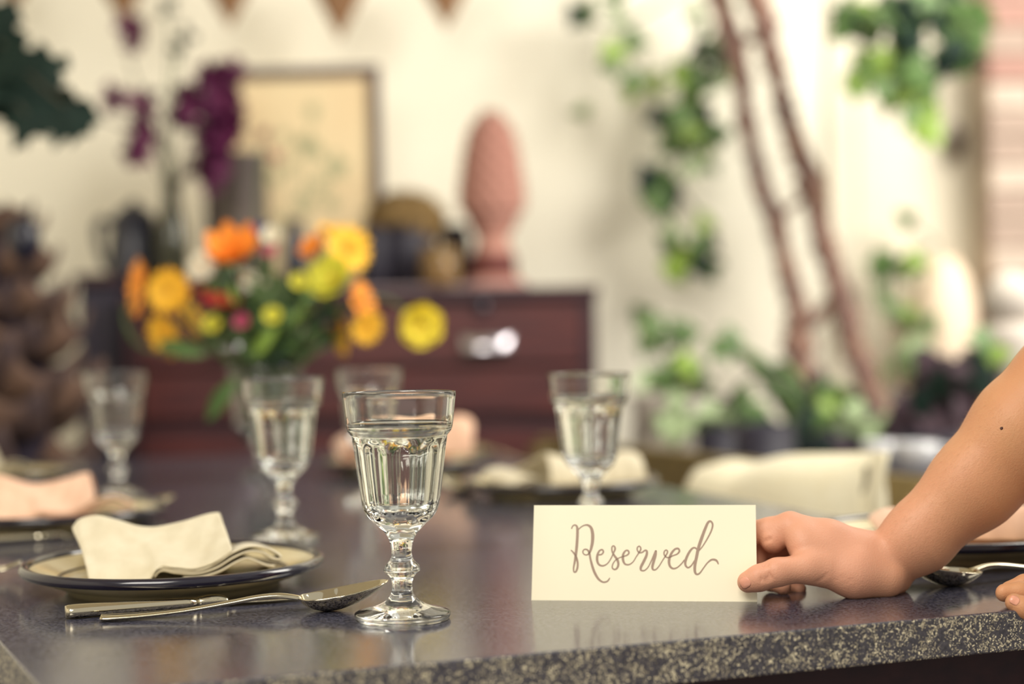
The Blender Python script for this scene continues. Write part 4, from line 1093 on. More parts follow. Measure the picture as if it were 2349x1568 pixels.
# height so that the top edge is seen at y = 1158
best = None
for k in range(4000):
    h = 0.05 + k * 0.00001
    p = (bl_ + br_) / 2 + tiltv * h
    w_ = p - CAM; y = 784 - F_PX * w_.dot(_u2) / w_.dot(_fw)
    if best is None or abs(y - 1158) < best[0]: best = (abs(y - 1158), h)
chh = best[1]
print('card', cwid, chh, bl_[:], br_[:])
tl_, tr__ = at(1225, 1159.5, bl_.y + back.y * chh * 0.08), None
skew = (tl_ - (bl_ + tiltv * chh)).dot(wdir)
def cardp(a, b, off=0.0):                            # a along the card, b up it, off towards the reader
    return bl_ + wdir * (a * cwid + skew * b * (1 - a)) + tiltv * (chh * b) - wdir.cross(tiltv).normalized() * 0 + cnorm * off
cnorm = wdir.cross(tiltv).normalized()
if cnorm.y > 0: cnorm = -cnorm
card = thing('reserved_card', 'cream place card lettered Reserved held upright on the table by a hand', 'sign', ((bl_ + br_) / 2))
V = [cardp(0, 0), cardp(1, 0), cardp(1, 1), cardp(0, 1), cardp(0, 0, -0.0006), cardp(1, 0, -0.0006), cardp(1, 1, -0.0006), cardp(0, 1, -0.0006)]
part('card', (V, [(0, 1, 2, 3), (7, 6, 5, 4), (0, 4, 5, 1), (1, 5, 6, 2), (2, 6, 7, 3), (3, 7, 4, 0)]), M['card'], card, world=True, smooth=False)
STROKES = [
 [(474, 303, 11), (484, 281, 13), (505, 270, 15), (524, 282, 20), (531, 320, 26), (529, 400, 27), (521, 500, 27), (508, 600, 23), (493, 680, 16), (497, 718, 15), (515, 716, 18), (530, 680, 20), (532, 630, 20), (520, 580, 20), (500, 545, 18), (484, 526, 15), (469, 512, 11)],
 [(540, 314, 12), (565, 290, 12), (600, 272, 14), (635, 272, 20), (666, 300, 28), (679, 360, 32), (677, 430, 30), (665, 490, 26), (648, 535, 18), (622, 556, 13), (595, 550, 13), (583, 526, 13), (596, 505, 13), (622, 505, 16), (645, 532, 20), (656, 590, 20), (674, 660, 24), (698, 726, 25), (733, 784, 22), (775, 815, 17), (812, 812, 16), (832, 796, 14), (843, 778, 10)],
 [(738, 556, 14), (766, 550, 14), (783, 527, 16), (772, 506, 16), (745, 516, 16), (726, 555, 22), (722, 605, 24), (738, 646, 20), (776, 660, 16), (820, 640, 12), (855, 592, 12), (885, 530, 14), (897, 495, 18), (886, 470, 14), (867, 480, 14), (868, 520, 16), (888, 560, 20), (918, 602, 24), (928, 645, 22), (915, 682, 18), (890, 695, 15), (869, 678, 14), (876, 640, 12), (905, 602, 11), (945, 580, 11), (985, 568, 12), (1015, 556, 14), (1031, 535, 16), (1020, 513, 16), (995, 518, 16), (974, 555, 22), (974, 605, 24), (992, 642, 18), (1030, 648, 14), (1070, 622, 11), (1100, 575, 11), (1130, 530, 14), (1146, 498, 16), (1134, 472, 13), (1114, 482, 13), (1112, 510, 14), (1130, 533, 14), (1160, 530, 14), (1185, 512, 16), (1204, 520, 20), (1200, 560, 24), (1172, 620, 26), (1146, 672, 24), (1148, 702, 18), (1180, 704, 13), (1215, 672, 11), (1245, 615, 12), (1270, 560, 16), (1290, 520, 22)],
 [(1290, 522, 22), (1286, 560, 24), (1268, 620, 25), (1256, 670, 23), (1264, 696, 17), (1290, 694, 13), (1322, 660, 11), (1358, 602, 11), (1390, 555, 13), (1403, 525, 15), (1392, 508, 13), (1373, 520, 13), (1370, 550, 14), (1390, 575, 14), (1418, 580, 12), (1455, 562, 12), (1495, 546, 14), (1517, 518, 17), (1505, 494, 18), (1474, 500, 18), (1440, 540, 22), (1418, 600, 25), (1422, 655, 23), (1450, 684, 18), (1490, 678, 13), (1535, 640, 12), (1562, 605, 12)],
 [(1692, 512, 14), (1668, 486, 15), (1638, 494, 18), (1604, 540, 22), (1576, 605, 24), (1574, 652, 20), (1598, 676, 16), (1630, 656, 13), (1660, 610, 12)],
 [(1706, 512, 10), (1740, 470, 11), (1786, 396, 13), (1824, 320, 15), (1837, 262, 18), (1818, 231, 18), (1792, 244, 22), (1762, 310, 26), (1730, 395, 29), (1700, 485, 29), (1680, 575, 28), (1664, 655, 27), (1664, 715, 24), (1682, 740, 18), (1710, 728, 14), (1746, 680, 12), (1784, 630, 13), (1824, 600, 17), (1860, 602, 20), (1878, 618, 18), (1887, 640, 11)],
]
bx0, bx1, by0, by1 = 1200, 1760, 1140, 1400
def ink_xy(cx, cy):
    px, py = 1200 + cx / 4.1946, 1140 + cy / 4.1946
    yb = 1376 + (px - 1219) / 518 * 3; yt = 1159.5 - (px - 1225) / 511 * 2
    b = (yb - py) / (yb - yt)
    xl = 1219 + 6 * b; xr = 1737 - 1 * b
    return (px - xl) / (xr - xl), b
ink = []
for st in STROKES:
    q = crom(st, 5)
    V, F = [], []
    for i, p in enumerate(q):
        t = q[min(i + 1, len(q) - 1)][:2] - q[max(i - 1, 0)][:2]; t = t / (np.linalg.norm(t) + 1e-9)
        w_ = p[2] * 0.5
        for s_ in (-1, 1): V.append(cardp(*ink_xy(p[0] - t[1] * s_ * w_, p[1] + t[0] * s_ * w_), 0.00012 + 0.00002 * len(ink)))
    F = [(2 * i, 2 * i + 1, 2 * i + 3, 2 * i + 2) for i in range(len(q) - 1)]
    k0 = len(V)
    for e, sg in ((0, -1), (len(q) - 1, 1)):            # round ends
        c = q[e]; w_ = c[2] * 0.5
        b_ = len(V); V.append(cardp(*ink_xy(c[0], c[1]), 0.00013))
        for k in range(10): V.append(cardp(*ink_xy(c[0] + w_ * math.cos(k * PI / 5), c[1] + w_ * math.sin(k * PI / 5)), 0.00013))
        F += [(b_, b_ + 1 + k, b_ + 1 + (k + 1) % 10) for k in range(10)]
    ink.append((V, F))
part('lettering', join(*ink), M['ink'], card, world=True, smooth=False, label='hand lettered word Reserved in taupe ink')

# ================================================================== VASE AND BOUQUET
vb = on_z(613, 1093); VB = Vector((vb.x, vb.y, TABLE_Z))
vd = VB.y
VH = at(613, 832, vd).z - TABLE_Z
vr = 88 / F_PX * vd
print('vase', VB[:], VH, vr)
vase = thing('footed_vase', 'clear footed glass vase holding the mixed flower bouquet', 'vase', VB)
o_ = [(0, 0), (vr * 0.62, 0), (vr * 0.66, 0.003), (vr * 0.6, 0.007), (vr * 0.3, 0.012), (vr * 0.19, 0.02), (vr * 0.28, 0.027), (vr * 0.3, 0.031), (vr * 0.22, 0.037), (vr * 0.4, 0.047), (vr * 0.74, 0.062), (vr * 0.86, 0.085), (vr * 0.91, VH * 0.75), (vr, VH)]
i_ = [(vr - 0.003, VH), (vr * 0.91 - 0.003, VH * 0.75), (vr * 0.86 - 0.003, 0.087), (vr * 0.7, 0.067), (vr * 0.3, 0.056), (0, 0.054)]
part('glass_body', lathe(densify(o_, 3) + densify(i_, 3), 64), M['glass'], vase)
PET = {}
def petals(kind, mk):
    key = (kind, mk)
    if key not in PET:
        if kind == 'cosmos': PET[key] = petal_mesh('petal', 1.0, 0.6, 0.25, 0.5, M[mk], 6, 6)
        elif kind == 'cup': PET[key] = petal_mesh('petal', 1.0, 1.15, 0.75, 0.0, M[mk], 6, 6, 0.5)
        elif kind == 'poppy': PET[key] = petal_mesh('petal', 1.0, 1.3, 1.1, 0.0, M[mk], 6, 6, 0.4)
        else: PET[key] = petal_mesh('petal', 1.0, 0.36, 0.08, 0.0, M[mk], 4, 5, 0.4)
    return PET[key]
eye_me = mesh('flower_centre', *ball((0, 0, 0.05), 0.2, 0.2, 0.12, 12, 8), M['flower_eye'])
neckc = VB + Vector((0, 0, VH * 0.93))
def flower(name, label, cat_group, px, py, rpx, mk, kind, n, nrm, dz=0.0, via=None, rings=1):
    d = vd + dz
    c = at(px, py, d); R_ = rpx / F_PX * d
    base = VB + Vector((random.uniform(-.3, .3) * vr, random.uniform(-.3, .3) * vr, 0.066))
    t = thing(name, label, 'flower', base, 0, cat_group)
    nn = Vector(nrm).normalized()
    mouth = neckc + Vector((max(-.75, min(.75, (px - 613) / 300)) * vr, random.uniform(-.4, .4) * vr, 0))
    pts = [base, mouth] + ([at(*q, d) for q in (via or [])]) + [c - nn * R_ * 0.35, c]
    part('stem', tube(pts, 0.0021, 7), M['stem'], t, world=True)
    fr = Matrix.Translation(c - base) @ frame_to(nn, random.random() * 6)
    me = petals(kind, mk)
    for g in range(rings):
        for k in range(n):
            inst('petal', me, t, fr @ Matrix.Translation((0, 0, 0.0015 * g)) @ Matrix.Rotation(2 * PI * (k + 0.5 * g) / n, 4, 'Z') @ Matrix.Rotation(random.gauss(0, .06) - 0.25 * g, 4, 'Y') @ Matrix.Scale(R_ * (1 - 0.16 * g), 4))
    inst('flower_centre', eye_me, t, fr @ Matrix.Scale(R_, 4))
    return t
GB = 'flowers in the glass vase'
flower('orange_cosmos', 'large orange bloom at top centre of the bouquet', GB, 540, 590, 58, 'orange', 'poppy', 7, (-0.1, -0.75, 0.75), -0.03)
flower('orange_cosmos', 'orange bloom seen side on at far left of the bouquet', GB, 322, 660, 66, 'orange', 'cosmos', 8, (-0.88, -0.48, 0.1), -0.02, [(470, 800), (330, 800), (285, 720)])
flower('amber_cosmos', 'amber double bloom facing out at left of the bouquet', GB, 388, 668, 52, 'amber', 'cosmos', 8, (-0.2, -1, 0.1), -0.05, [(470, 760)], 2)
flower('amber_cosmos', 'drooping amber bloom below the left double bloom', GB, 380, 768, 52, 'amber', 'cosmos', 8, (-0.65, -0.75, -0.3), -0.02, [(480, 790), (420, 740)])
flower('amber_cosmos', 'amber bloom tucked behind the left double bloom', GB, 436, 735, 44, 'amber', 'cosmos', 8, (0.9, -0.3, 0.3), 0.03)
flower('white_daisy', 'white daisy at upper left beside the orange bloom', GB, 462, 606, 38, 'white', 'daisy', 13, (-0.2, -0.9, 0.4), -0.02)
flower('white_daisy', 'white daisy below the large orange bloom', GB, 560, 640, 32, 'white', 'daisy', 13, (0.1, -0.9, 0.5), -0.02)
flower('white_daisy', 'tiny white daisy deep in the middle of bouquet', GB, 612, 640, 16, 'white', 'daisy', 11, (0.1, -0.9, 0.5), 0.02)
flower('red_zinnia', 'red bloom at centre left of the bouquet', GB, 508, 690, 46, 'red', 'cosmos', 9, (0.1, -0.35, 0.9), -0.05)
flower('maroon_zinnia', 'maroon bloom between the amber and red blooms', GB, 462, 664, 34, 'maroon', 'cosmos', 9, (-0.1, -0.6, 0.8), 0.0)
flower('orange_cosmos', 'small orange bloom at upper right of the bouquet', GB, 722, 572, 32, 'orange', 'cup', 6, (-0.5, -0.6, 0.6), 0.0)
flower('amber_cosmos', 'small amber bud topping the right of the bouquet', GB, 752, 537, 26, 'amber', 'cup', 5, (0.1, -0.3, 0.95), 0.0)
flower('amber_cosmos', 'large amber bloom at top right of the bouquet', GB, 797, 570, 56, 'amber', 'cosmos', 8, (0.55, -0.8, 0.25), -0.02)
flower('lemon_ranunculus', 'pale lemon bloom under the top right amber bloom', GB, 765, 640, 50, 'lemon', 'cup', 6, (-0.35, -0.9, 0.3), -0.06, None, 2)
flower('orange_cosmos', 'orange bloom seen side on at right of the bouquet', GB, 828, 690, 46, 'orange', 'cosmos', 8, (0.85, -0.45, 0.25), -0.03)
flower('amber_cosmos', 'amber bloom just under the right orange bloom', GB, 840, 748, 40, 'amber', 'cosmos', 8, (0.5, -0.8, -0.2), -0.05)
flower('amber_cosmos', 'curved amber bloom hanging lowest at right', GB, 788, 765, 50, 'amber', 'cosmos', 8, (-0.88, -0.4, -0.1), -0.02)
flower('yellow_ranunculus', 'yellow round bloom arching far right over the chest', GB, 964, 748, 49, 'yellow', 'cup', 6, (0.15, -1, 0.05), -0.04, [(720, 760), (830, 690), (900, 690)], 2)
flower('violet_viola', 'violet petalled flower at top middle of bouquet', GB, 602, 527, 18, 'violet', 'cup', 5, (0, -0.8, 0.5), 0.02)
flower('white_sweet_pea', 'white sweet pea beside the violet flower', GB, 624, 545, 24, 'white', 'cup', 5, (0.1, -0.8, 0.5), 0.0)
flower('pink_sweet_pea', 'pink bloom right under the white sweet pea', GB, 617, 572, 20, 'pink', 'cosmos', 6, (0, -0.8, 0.5), -0.01)
flower('pink_sweet_pea', 'small pink bloom below the red bloom', GB, 556, 738, 18, 'pink', 'cup', 5, (-0.1, -0.9, 0.3), -0.06)
flower('lemon_button', 'small lemon button bloom low in bouquet middle', GB, 626, 725, 20, 'lemon', 'cup', 6, (0, -0.9, 0.4), -0.07)
flower('lemon_button', 'small lemon button bloom right of the middle', GB, 686, 648, 20, 'lemon', 'cup', 6, (0.1, -0.9, 0.4), -0.04)
flower('lemon_button', 'small lemon button bloom low at left', GB, 490, 745, 22, 'lemon', 'cup', 6, (-0.2, -0.9, 0.4), -0.04)
# greenery
foliage = thing('bouquet_greenery', 'green stems and leaves filling the bouquet', 'foliage', VB + Vector((0, 0, 0.07)), 0)
stems = []
rg = random.Random(21)
for k in range(30):
    tx, ty = rg.gauss(620, 75), rg.uniform(600, 800)
    p0 = VB + Vector((rg.uniform(-.45, .45) * vr, rg.uniform(-.45, .45) * vr, 0.07))
    mo_ = neckc + Vector((rg.uniform(-.75, .75) * vr, rg.uniform(-.7, .7) * vr, 0))
    stems.append(tube([p0, mo_, at(tx, ty, vd + rg.uniform(-.05, .05))], [0.0022, 0.002, 0.0012], 6))
part('stem', join(*stems), M['stem'], foliage, world=True)
def blade_leaf(name, material):
    return mesh(name, *grid(lambda a, b: Vector(((a - .5) * 0.34 * math.sin((b * 0.92 + 0.06) * PI) ** 0.8, b, 0.12 * (2 * a - 1) ** 2 * math.sin(b * PI) - 0.2 * b * b)), 4, 7), material)
BL = [blade_leaf('bouquet_leaf', M[k]) for k in ('leaf_mid', 'leaf_dark', 'leaf_light', 'stem', 'leaf_mid')]
for k in range(120):
    px, py = rg.gauss(620, 62), rg.uniform(650, 850)
    if py > 800: px = rg.gauss(612, 34)
    p = at(px, py, vd + rg.uniform(-.06, .05))
    nrm = Vector((rg.gauss(0, .6), -1, rg.gauss(0.2, .4)))
    inst('leaf', rg.choice(BL), foliage, Matrix.Translation(p - ROOT[foliage]) @ frame_to(nrm) @ Matrix.Rotation(rg.gauss(0, 0.8), 4, 'Z') @ Matrix.Scale(rg.uniform(0.03, 0.06), 4))
lf = [at(x, y, vd - 0.02) for x, y in ((560, 800), (500, 808), (430, 815), (340, 800), (290, 740), (282, 690))]
part('trailing_stem', tube(lf, [0.0025, 0.0022, 0.002, 0.002, 0.0016, 0.001], 7), M['stem_dark'], foliage, world=True)
for (px, py, a) in ((470, 812, 1.3), (540, 870, 2.5)):
    inst('leaf', BL[0], foliage, Matrix.Translation(at(px, py, vd - 0.06) - ROOT[foliage]) @ frame_to((0, -1, 0.1)) @ Matrix.Rotation(a, 4, 'Z') @ Matrix.Scale(0.07, 4))

# ================================================================== PERSON: forearm and hand holding the card, second hand at the table edge
HD = 1.222                                             # distance of the hand; one unit below = one photograph pixel there
UNIT = HD / F_PX
def hw_pt(p): return at(p[0], p[1], HD + p[2] * UNIT)
def cap(A, ra, B, rb): return ('c', np.array(A, float), float(ra), np.array(B, float), float(rb))
def sd_cap(P, pr):
    _, A, ra, B, rb = pr
    ab = B - A; t = np.clip(((P - A) @ ab) / (ab @ ab), 0, 1)
    return np.linalg.norm(P - A - t[..., None] * ab, axis=-1) - (ra + (rb - ra) * t)
def smin(a, b, k):
    h = np.clip(0.5 + 0.5 * (b - a) / k, 0, 1)
    return b * (1 - h) + a * h - k * h * (1 - h)
def chain_sdf(P, groups, k_in, k_out):
    """groups: (list of capsules, inner smoothing, smoothing towards the rest)"""
    D = None
    for caps, ki, ko in groups:
        g = None
        for c in caps:
            d = sd_cap(P, c); g = d if g is None else smin(g, d, ki)
        D = g if D is None else (smin(D, g, ko) if ko > 0 else np.minimum(D, g))
    return D
def surface(fn, lo, hi, h):
    lo, hi = np.array(lo, float), np.array(hi, float)
    n = np.ceil((hi - lo) / h).astype(int) + 1
    xs = [lo[i] + h * np.arange(n[i]) for i in range(3)]
    # coarse pass to find the blocks the surface crosses
    D = np.empty(n, np.float32)
    B = 24
    D.fill(1e3)
    for i in range(0, n[0], B):
        for j in range(0, n[1], B):
            for k in range(0, n[2], B):
                sl = (slice(i, min(i + B, n[0])), slice(j, min(j + B, n[1])), slice(k, min(k + B, n[2])))
                c = np.array([[xs[0][sl[0]].mean(), xs[1][sl[1]].mean(), xs[2][sl[2]].mean()]])
                dc = fn(c)[0]
                if abs(dc) > B * h * 0.95 + 12: D[sl] = dc; continue
                X, Y, Z = np.meshgrid(xs[0][sl[0]], xs[1][sl[1]], xs[2][sl[2]], indexing='ij')
                D[sl] = fn(np.stack([X, Y, Z], -1).reshape(-1, 3)).reshape(X.shape)
    S = D < 0
    c000 = S[:-1, :-1, :-1]
    cnt = np.zeros(c000.shape, np.int8)
    for a in (0, 1):
        for b in (0, 1):
            for c in (0, 1):
                cnt += S[a:S.shape[0] - 1 + a, b:S.shape[1] - 1 + b, c:S.shape[2] - 1 + c]
    act = (cnt > 0) & (cnt < 8)
    idx = -np.ones(act.shape, np.int64)
    cells = np.argwhere(act); idx[act] = np.arange(len(cells))
    acc = np.zeros((len(cells), 3)); w = np.zeros(len(cells))
    corners = [(a, b, c) for a in (0, 1) for b in (0, 1) for c in (0, 1)]
    for ca in corners:
        for ax in range(3):
            if ca[ax] == 1: continue
            cb_ = list(ca); cb_[ax] = 1
            da = D[cells[:, 0] + ca[0], cells[:, 1] + ca[1], cells[:, 2] + ca[2]]
            db = D[cells[:, 0] + cb_[0], cells[:, 1] + cb_[1], cells[:, 2] + cb_[2]]
            mk = (da < 0) != (db < 0)
            t = np.where(mk, da / (da - db + 1e-12), 0)
            p = np.array(ca, float)[None].repeat(len(cells), 0); p[:, ax] += t
            acc[mk] += p[mk]; w[mk] += 1
    V = lo + (cells + acc / np.maximum(w, 1)[:, None]) * h
    F = []
    for ax in range(3):
        a1, a2 = (ax + 1) % 3, (ax + 2) % 3
        s0 = [slice(None)] * 3; s1 = [slice(None)] * 3
        s0[ax] = slice(0, -1); s1[ax] = slice(1, None)
        for q in (a1, a2): s0[q] = slice(1, -1); s1[q] = slice(1, -1)
        e = S[tuple(s0)] != S[tuple(s1)]
        pos = np.argwhere(e)
        if not len(pos): continue
        pos[:, a1] += 1; pos[:, a2] += 1
        def ci(o1, o2):
            q = pos.copy(); q[:, a1] += o1; q[:, a2] += o2
            return idx[q[:, 0], q[:, 1], q[:, 2]]
        quad = np.stack([ci(-1, -1), ci(0, -1), ci(0, 0), ci(-1, 0)], 1)
        ins_ = S[pos[:, 0], pos[:, 1], pos[:, 2]]
        quad[~ins_] = quad[~ins_][:, ::-1]
        F.append(quad)
    return V, np.concatenate(F)

palm = [cap((1812, 1207, 44), 34, (1900, 1238, 40), 43), cap((1900, 1238, 40), 43, (2010, 1275, 55), 52),
        cap((1800, 1211, 105), 31, (2020, 1275, 85), 50), cap((1815, 1228, 160), 30, (2025, 1285, 110), 50), cap((1838, 1252, 208), 27, (2035, 1300, 130), 48),
        cap((1850, 1280, 120), 40, (2010, 1300, 95), 52),
        cap((1838, 1232, 18), 34, (1868, 1288, 2), 38), cap((1850, 1252, 12), 38, (1960, 1290, 22), 48),
        cap((1868, 1303, -10), 36, (1960, 1318, 14), 50), cap((1960, 1318, 14), 50, (2030, 1322, 40), 50), cap((2010, 1322, 110), 46, (2050, 1318, 90), 46)]
thumb = [cap((1885, 1303, -8), 37, (1852, 1301, -22), 35), cap((1852, 1301, -22), 34, (1782, 1312, -42), 31), cap((1782, 1312, -42), 31.5, (1742, 1325, -42), 29), cap((1742, 1325, -42), 29, (1716, 1334, -39), 25)]
index_f = [cap((1812, 1207, 44), 33, (1765, 1213, 56), 27), cap((1775, 1236, 48), 33, (1790, 1222, 48), 33), cap((1765, 1214, 56), 27, (1716, 1222, 62), 27), cap((1716, 1222, 62), 26, (1700, 1280, 34), 22), cap((1700, 1280, 34), 22, (1716, 1322, 18), 19)]
middle_f = [cap((1800, 1215, 105), 30, (1742, 1262, 108), 26), cap((1742, 1266, 108), 25, (1728, 1310, 70), 22), cap((1728, 1310, 70), 22, (1738, 1338, 40), 19)]
ring_f = [cap((1815, 1232, 160), 28, (1770, 1295, 155), 24), cap((1770, 1295, 155), 24, (1768, 1334, 118), 21), cap((1768, 1334, 118), 20, (1797, 1346, 88), 18)]
little_f = [cap((1838, 1256, 208), 25, (1810, 1312, 195), 21), cap((1810, 1312, 195), 20, (1810, 1342, 160), 18), cap((1810, 1342, 160), 18, (1835, 1350, 128), 15)]
forearm = [cap((2040, 1272, 66), 60, (2108, 1228, 68), 79), cap((2108, 1228, 68), 79, (2236, 1110, 74), 104), cap((2236, 1110, 74), 104, (2352, 989, 80), 128), cap((2352, 989, 80), 128, (2450, 890, 86), 134), cap((2450, 890, 86), 132, (2570, 765, 92), 104),
           cap((2030, 1300, 90), 52, (2120, 1240, 80), 66)]
upper_arm = [cap((2570, 765, 92), 104, (2650, 600, 220), 114)]
GROUPS = [(palm, 26, 0), (forearm, 30, 9), (upper_arm, 30, 40), (index_f, 9, 9), (middle_f, 9, 6), (ring_f, 9, 6), (little_f, 9, 6), (thumb, 14, 14)]
creases = [cap((2030, 1222, -8), 2, (2034, 1262, -22), 1.0), cap((1890, 1346, -40), 2, (1938, 1322, -48), 1.5), cap((1915, 1352, -40), 2, (1955, 1330, -48), 1.5), cap((1945, 1362, -36), 2, (1975, 1338, -48), 1.5), cap((1875, 1338, -42), 2, (1900, 1318, -50), 1.5),
           cap((1762, 1298, -62), 1, (1768, 1326, -74), 1.2), cap((1742, 1306, -60), 1, (1748, 1330, -72), 1.2), cap((1985, 1366, -30), 2, (2000, 1345, -40), 1.5), cap((1740, 1246, 26), 2, (1766, 1236, 18), 1.5),
           cap((1752, 1300, -60), 1, (1760, 1332, -72), 1.2), cap((2080, 1330, -16), 2, (2050, 1300, -22), 1.5)]
def hand_fn(P):
    D = chain_sdf(P, GROUPS, 9, 9)
    for c in creases:
        d = sd_cap(P, c)
        D = D + 3.4 * np.exp(-np.square(np.maximum(d, 0) / 4.0))
    return D
Vh, Fh = surface(hand_fn, (1660, 470, -100), (2780, 1400, 350), 3.6)
print('hand mesh', len(Vh), len(Fh))
# second hand: resting on the near table edge at the right
E_D = 1.168
lh = [cap((2326, 1381, 0), 21, (2350, 1394, 0), 26), cap((2350, 1394, 0), 26, (2420, 1428, 6), 30), cap((2420, 1428, 6), 30, (2520, 1450, 20), 34)]
lh2 = [cap((2304, 1359, 44), 21, (2340, 1358, 50), 24), cap((2340, 1358, 50), 24, (2430, 1372, 60), 30), cap((2430, 1372, 60), 30, (2530, 1400, 70), 36)]
lh3 = [cap((2314, 1350, 96), 18, (2350, 1340, 104), 23), cap((2350, 1340, 104), 23, (2440, 1335, 118), 29), cap((2440, 1335, 118), 29, (2540, 1370, 120), 36)]
lh4 = [cap((2345, 1340, 150), 18, (2450, 1318, 165), 27), cap((2450, 1318, 165), 27, (2545, 1350, 165), 36)]
lth = [cap((2420, 1330, 200), 22, (2520, 1330, 215), 28), cap((2520, 1330, 215), 28, (2640, 1370, 180), 40)]
lpalm = [cap((2530, 1405, 30), 42, (2680, 1370, 60), 50), cap((2540, 1375, 90), 42, (2680, 1365, 95), 52), cap((2545, 1355, 160), 40, (2680, 1360, 130), 50), cap((2680, 1365, 95), 58, (2780, 1300, 95), 78), cap((2780, 1300, 95), 78, (2960, 1060, 95), 118)]
LG = [(lpalm, 26, 0), (lh, 9, 8), (lh2, 9, 6), (lh3, 9, 6), (lh4, 9, 6), (lth, 9, 10)]
def lhand_fn(P): return chain_sdf(P, LG, 9, 9)
Vl, Fl = surface(lhand_fn, (2270, 925, -90), (3095, 1500, 280), 4.0)
EU = E_D / F_PX
person = thing('person', 'person at right reaching in bare armed, holding the reserved card upright', 'person', hw_pt((2700, 1000, 100)).to_tuple()[:2] + (0.0,))
# the rest of the figure, standing beyond the frame at the right end of the table (millimetres)
tors = [cap((775, 1150, 1105), 105, (950, 1170, 900), 112), cap((775, 1295, 1110), 105, (950, 1310, 900), 112), cap((700, 1225, 1190), 58, (655, 1405, 1150), 50), cap((700, 1225, 1190), 58, (690, 1045, 1130), 50), cap((755, 1225, 1150), 100, (900, 1238, 980), 100)]
slv = [cap((645, 1408, 1150), 50, (520, 1322, 1030), 44), cap((685, 1040, 1130), 50, (590, 1150, 950), 42)]
uarm = [cap((645, 1408, 1150), 46, (470, 1285, 975), 36), cap((685, 1040, 1130), 46, (549, 1198, 870), 35)]
hd = [cap((705, 1222, 1220), 50, (668, 1222, 1310), 48), cap((640, 1222, 1375), 84, (662, 1222, 1405), 86), cap((600, 1222, 1342), 52, (612, 1222, 1385), 66)]
face = [cap((540, 1222, 1372), 10, (556, 1222, 1402), 7), cap((545, 1210, 1345), 6, (545, 1234, 1345), 6), cap((655, 1133, 1375), 12, (662, 1133, 1400), 14), cap((655, 1311, 1375), 12, (662, 1311, 1400), 14)]
legs = [cap((955, 1165, 880), 92, (965, 1160, 490), 62), cap((965, 1160, 490), 60, (1000, 1158, 95), 40), cap((955, 1310, 880), 92, (965, 1318, 490), 62), cap((965, 1318, 490), 60, (1000, 1320, 95), 40)]
feet = [cap((1010, 1158, 52), 38, (880, 1150, 46), 34), cap((1010, 1320, 52), 38, (880, 1326, 46), 34)]
def infl(c, r): return [('c', q[1], q[2] + r, q[3], q[4] + r) for q in c]
def coarse(groups, lo, hi, h=9.0):
    V_, F_ = surface(lambda P: chain_sdf(P, groups, 9, 9), lo, hi, h)
    return [Vector(p) / 1000 for p in V_], [tuple(int(i) for i in f) for f in F_]
body_rest = coarse([(tors, 40, 0), (uarm, 10, 30), (hd, 30, 30), (face, 3, 12), (legs, 30, 40), (feet, 10, 20)], (430, 880, 0), (1120, 1560, 1520))
WV = [hw_pt(p) for p in Vh] + [at(p[0], p[1], E_D + p[2] * EU) for p in Vl]
WF = [tuple(int(i) for i in f) for f in Fh] + [tuple(int(i) + len(Vh) for i in f) for f in Fl]
nb_ = len(WV); WV += body_rest[0]; WF += [tuple(i + nb_ for i in f) for f in body_rest[1]]
body = part('body', (WV, WF), M['skin'], person, world=True)
part('shirt', coarse([(infl(tors, 9), 40, 0), (infl(slv, 9), 10, 30)], (430, 880, 700), (1120, 1560, 1300)), M['shirt'], person, world=True, label='navy short sleeved shirt')
part('trousers', coarse([(infl(legs, 10), 30, 0), ([cap((950, 1170, 915), 116, (950, 1310, 915), 116)], 5, 30)], (820, 1020, 40), (1100, 1460, 1060)), M['slate_paint'], person, world=True, label='dark trousers')
for q_ in feet: part('shoe', coarse([([('c', q_[1], q_[2] + 8, q_[3], q_[4] + 8)], 10, 0)], (820, 1060, -4), (1080, 1400, 120), 7.0), M['navy'], person, world=True)
part('hair', coarse([([cap((672, 1222, 1400), 90, (690, 1222, 1400), 88), cap((700, 1222, 1370), 74, (712, 1222, 1300), 50)], 20, 0)], (560, 1100, 1220), (820, 1340, 1520)), M['dresser_dark'], person, world=True, label='dark short hair')
for ey in (1192, 1252): part('eye', ball((0.5555, ey / 1000, 1.398), 0.011, nu=12, nv=8), M['white_china'], person, world=True)
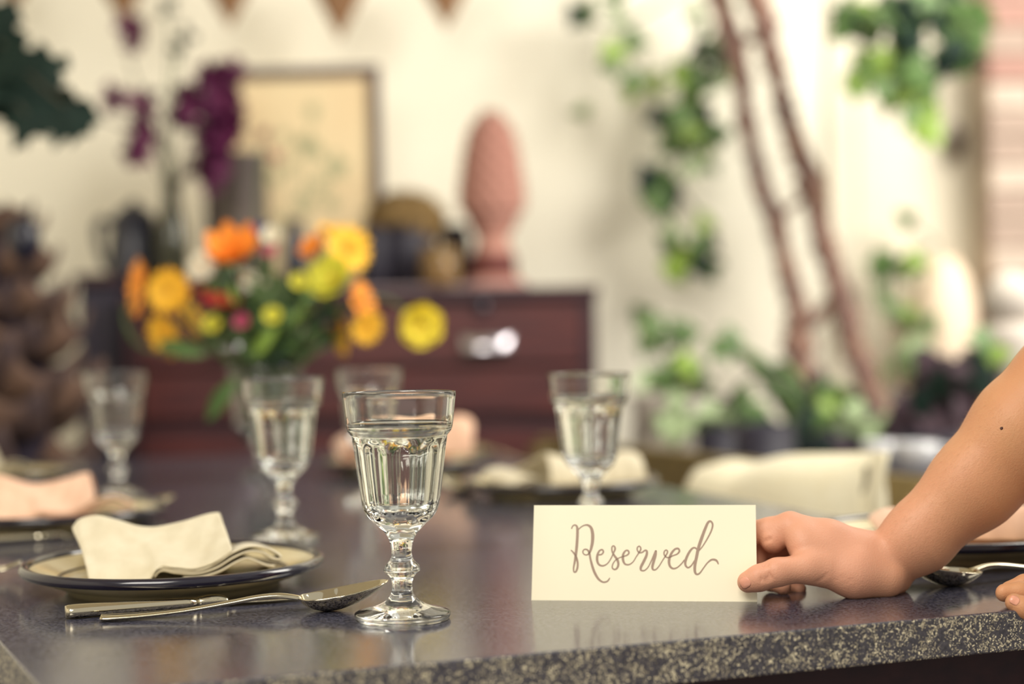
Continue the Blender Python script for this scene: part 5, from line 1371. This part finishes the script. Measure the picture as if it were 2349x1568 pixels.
def project_nail(name, fn, c, axis, L, W, mapf, z0, lab, off=1.0):
    ax = np.array(axis, float); ax /= np.linalg.norm(ax); sx = np.array([-ax[1], ax[0]])
    V = []; nu, nv = 10, 10
    for j in range(nv + 1):
        for i in range(nu + 1):
            s_, t = 2 * i / nu - 1, 2 * j / nv - 1
            k = 1 - 0.35 * max(0, abs(t)) ** 3
            p2 = np.array(c) + ax * (t * L / 2 * (1 - 0.12 * s_ * s_)) + sx * (s_ * W / 2 * k)
            zz = np.linspace(z0, z0 + 120, 240)
            d = fn(np.stack([np.full(240, p2[0]), np.full(240, p2[1]), zz], -1))
            q = np.argmax(d < 0)
            if d[q] >= 0: q = 100
            edge_ = max(abs(s_), abs(t)) ** 4
            V.append(mapf((p2[0], p2[1], zz[q] - off * (1 - 0.9 * edge_))))
    F = [(j * (nu + 1) + i, j * (nu + 1) + i + 1, (j + 1) * (nu + 1) + i + 1, (j + 1) * (nu + 1) + i) for j in range(nv) for i in range(nu)]
    return solid(part(name, (V, F), M['nail'], body, world=True, label=lab), 0.0004)
project_nail('fingernail', hand_fn, (1709, 1336), (-0.82, 0.5), 24, 26, hw_pt, -110, 'thumbnail over the card')
project_nail('fingernail', lhand_fn, (2327, 1376), (-0.85, -0.5), 24, 20, lambda p: at(p[0], p[1], E_D + p[2] * EU), -80, 'nail of the finger at the table edge', 0.5)
q = np.array([2298.0, 982.0]); zz = np.linspace(-120, 120, 480)
dd = hand_fn(np.stack([np.full(480, q[0]), np.full(480, q[1]), zz], -1)); zq = zz[np.argmax(dd < 0)]
part('mole', ball(hw_pt((q[0], q[1], zq)), 0.0014, 0.0006, 0.0012, 10, 6), M['mole'], body, world=True, label='small dark mole on the forearm')
# fine arm hair along the forearm
rh = np.random.default_rng(4)
hv, hf = [], []
fa = np.array([2060.0, 1262]), np.array([2352.0, 985])
for k in range(2600):
    t = rh.random(); ang = rh.uniform(-2.3, 0.6)
    c = np.array([fa[0][0] + (fa[1][0] - fa[0][0]) * t, fa[0][1] + (fa[1][1] - fa[0][1]) * t, 72])
    ax = np.array([0.73, -0.69, 0]); nx = np.array([-0.69, -0.73, 0])
    dr2 = nx * math.cos(ang) + np.array([0, 0, 1.0]) * math.sin(ang)
    rr = np.linspace(30, 170, 71)
    d = hand_fn(c + rr[:, None] * dr2)
    i0 = int(np.argmax(d > 0)); p = c + dr2 * (rr[i0] - 1)
    q = p + dr2 * rh.uniform(5, 10) + ax * -rh.uniform(6, 16) + rh.normal(0, 2, 3)
    sdv = np.cross(q - p, dr2); sdv = sdv / (np.linalg.norm(sdv) + 1e-6) * 0.14
    b_ = len(hv)
    hv += [hw_pt(p - sdv), hw_pt(p + sdv), hw_pt(q)]; hf.append((b_, b_ + 1, b_ + 2))
hm = mat('arm_hair', (206, 164, 124), 0.6)
ah = part('arm_hair', (hv, hf), hm, body, world=True); ah['kind'] = 'stuff'
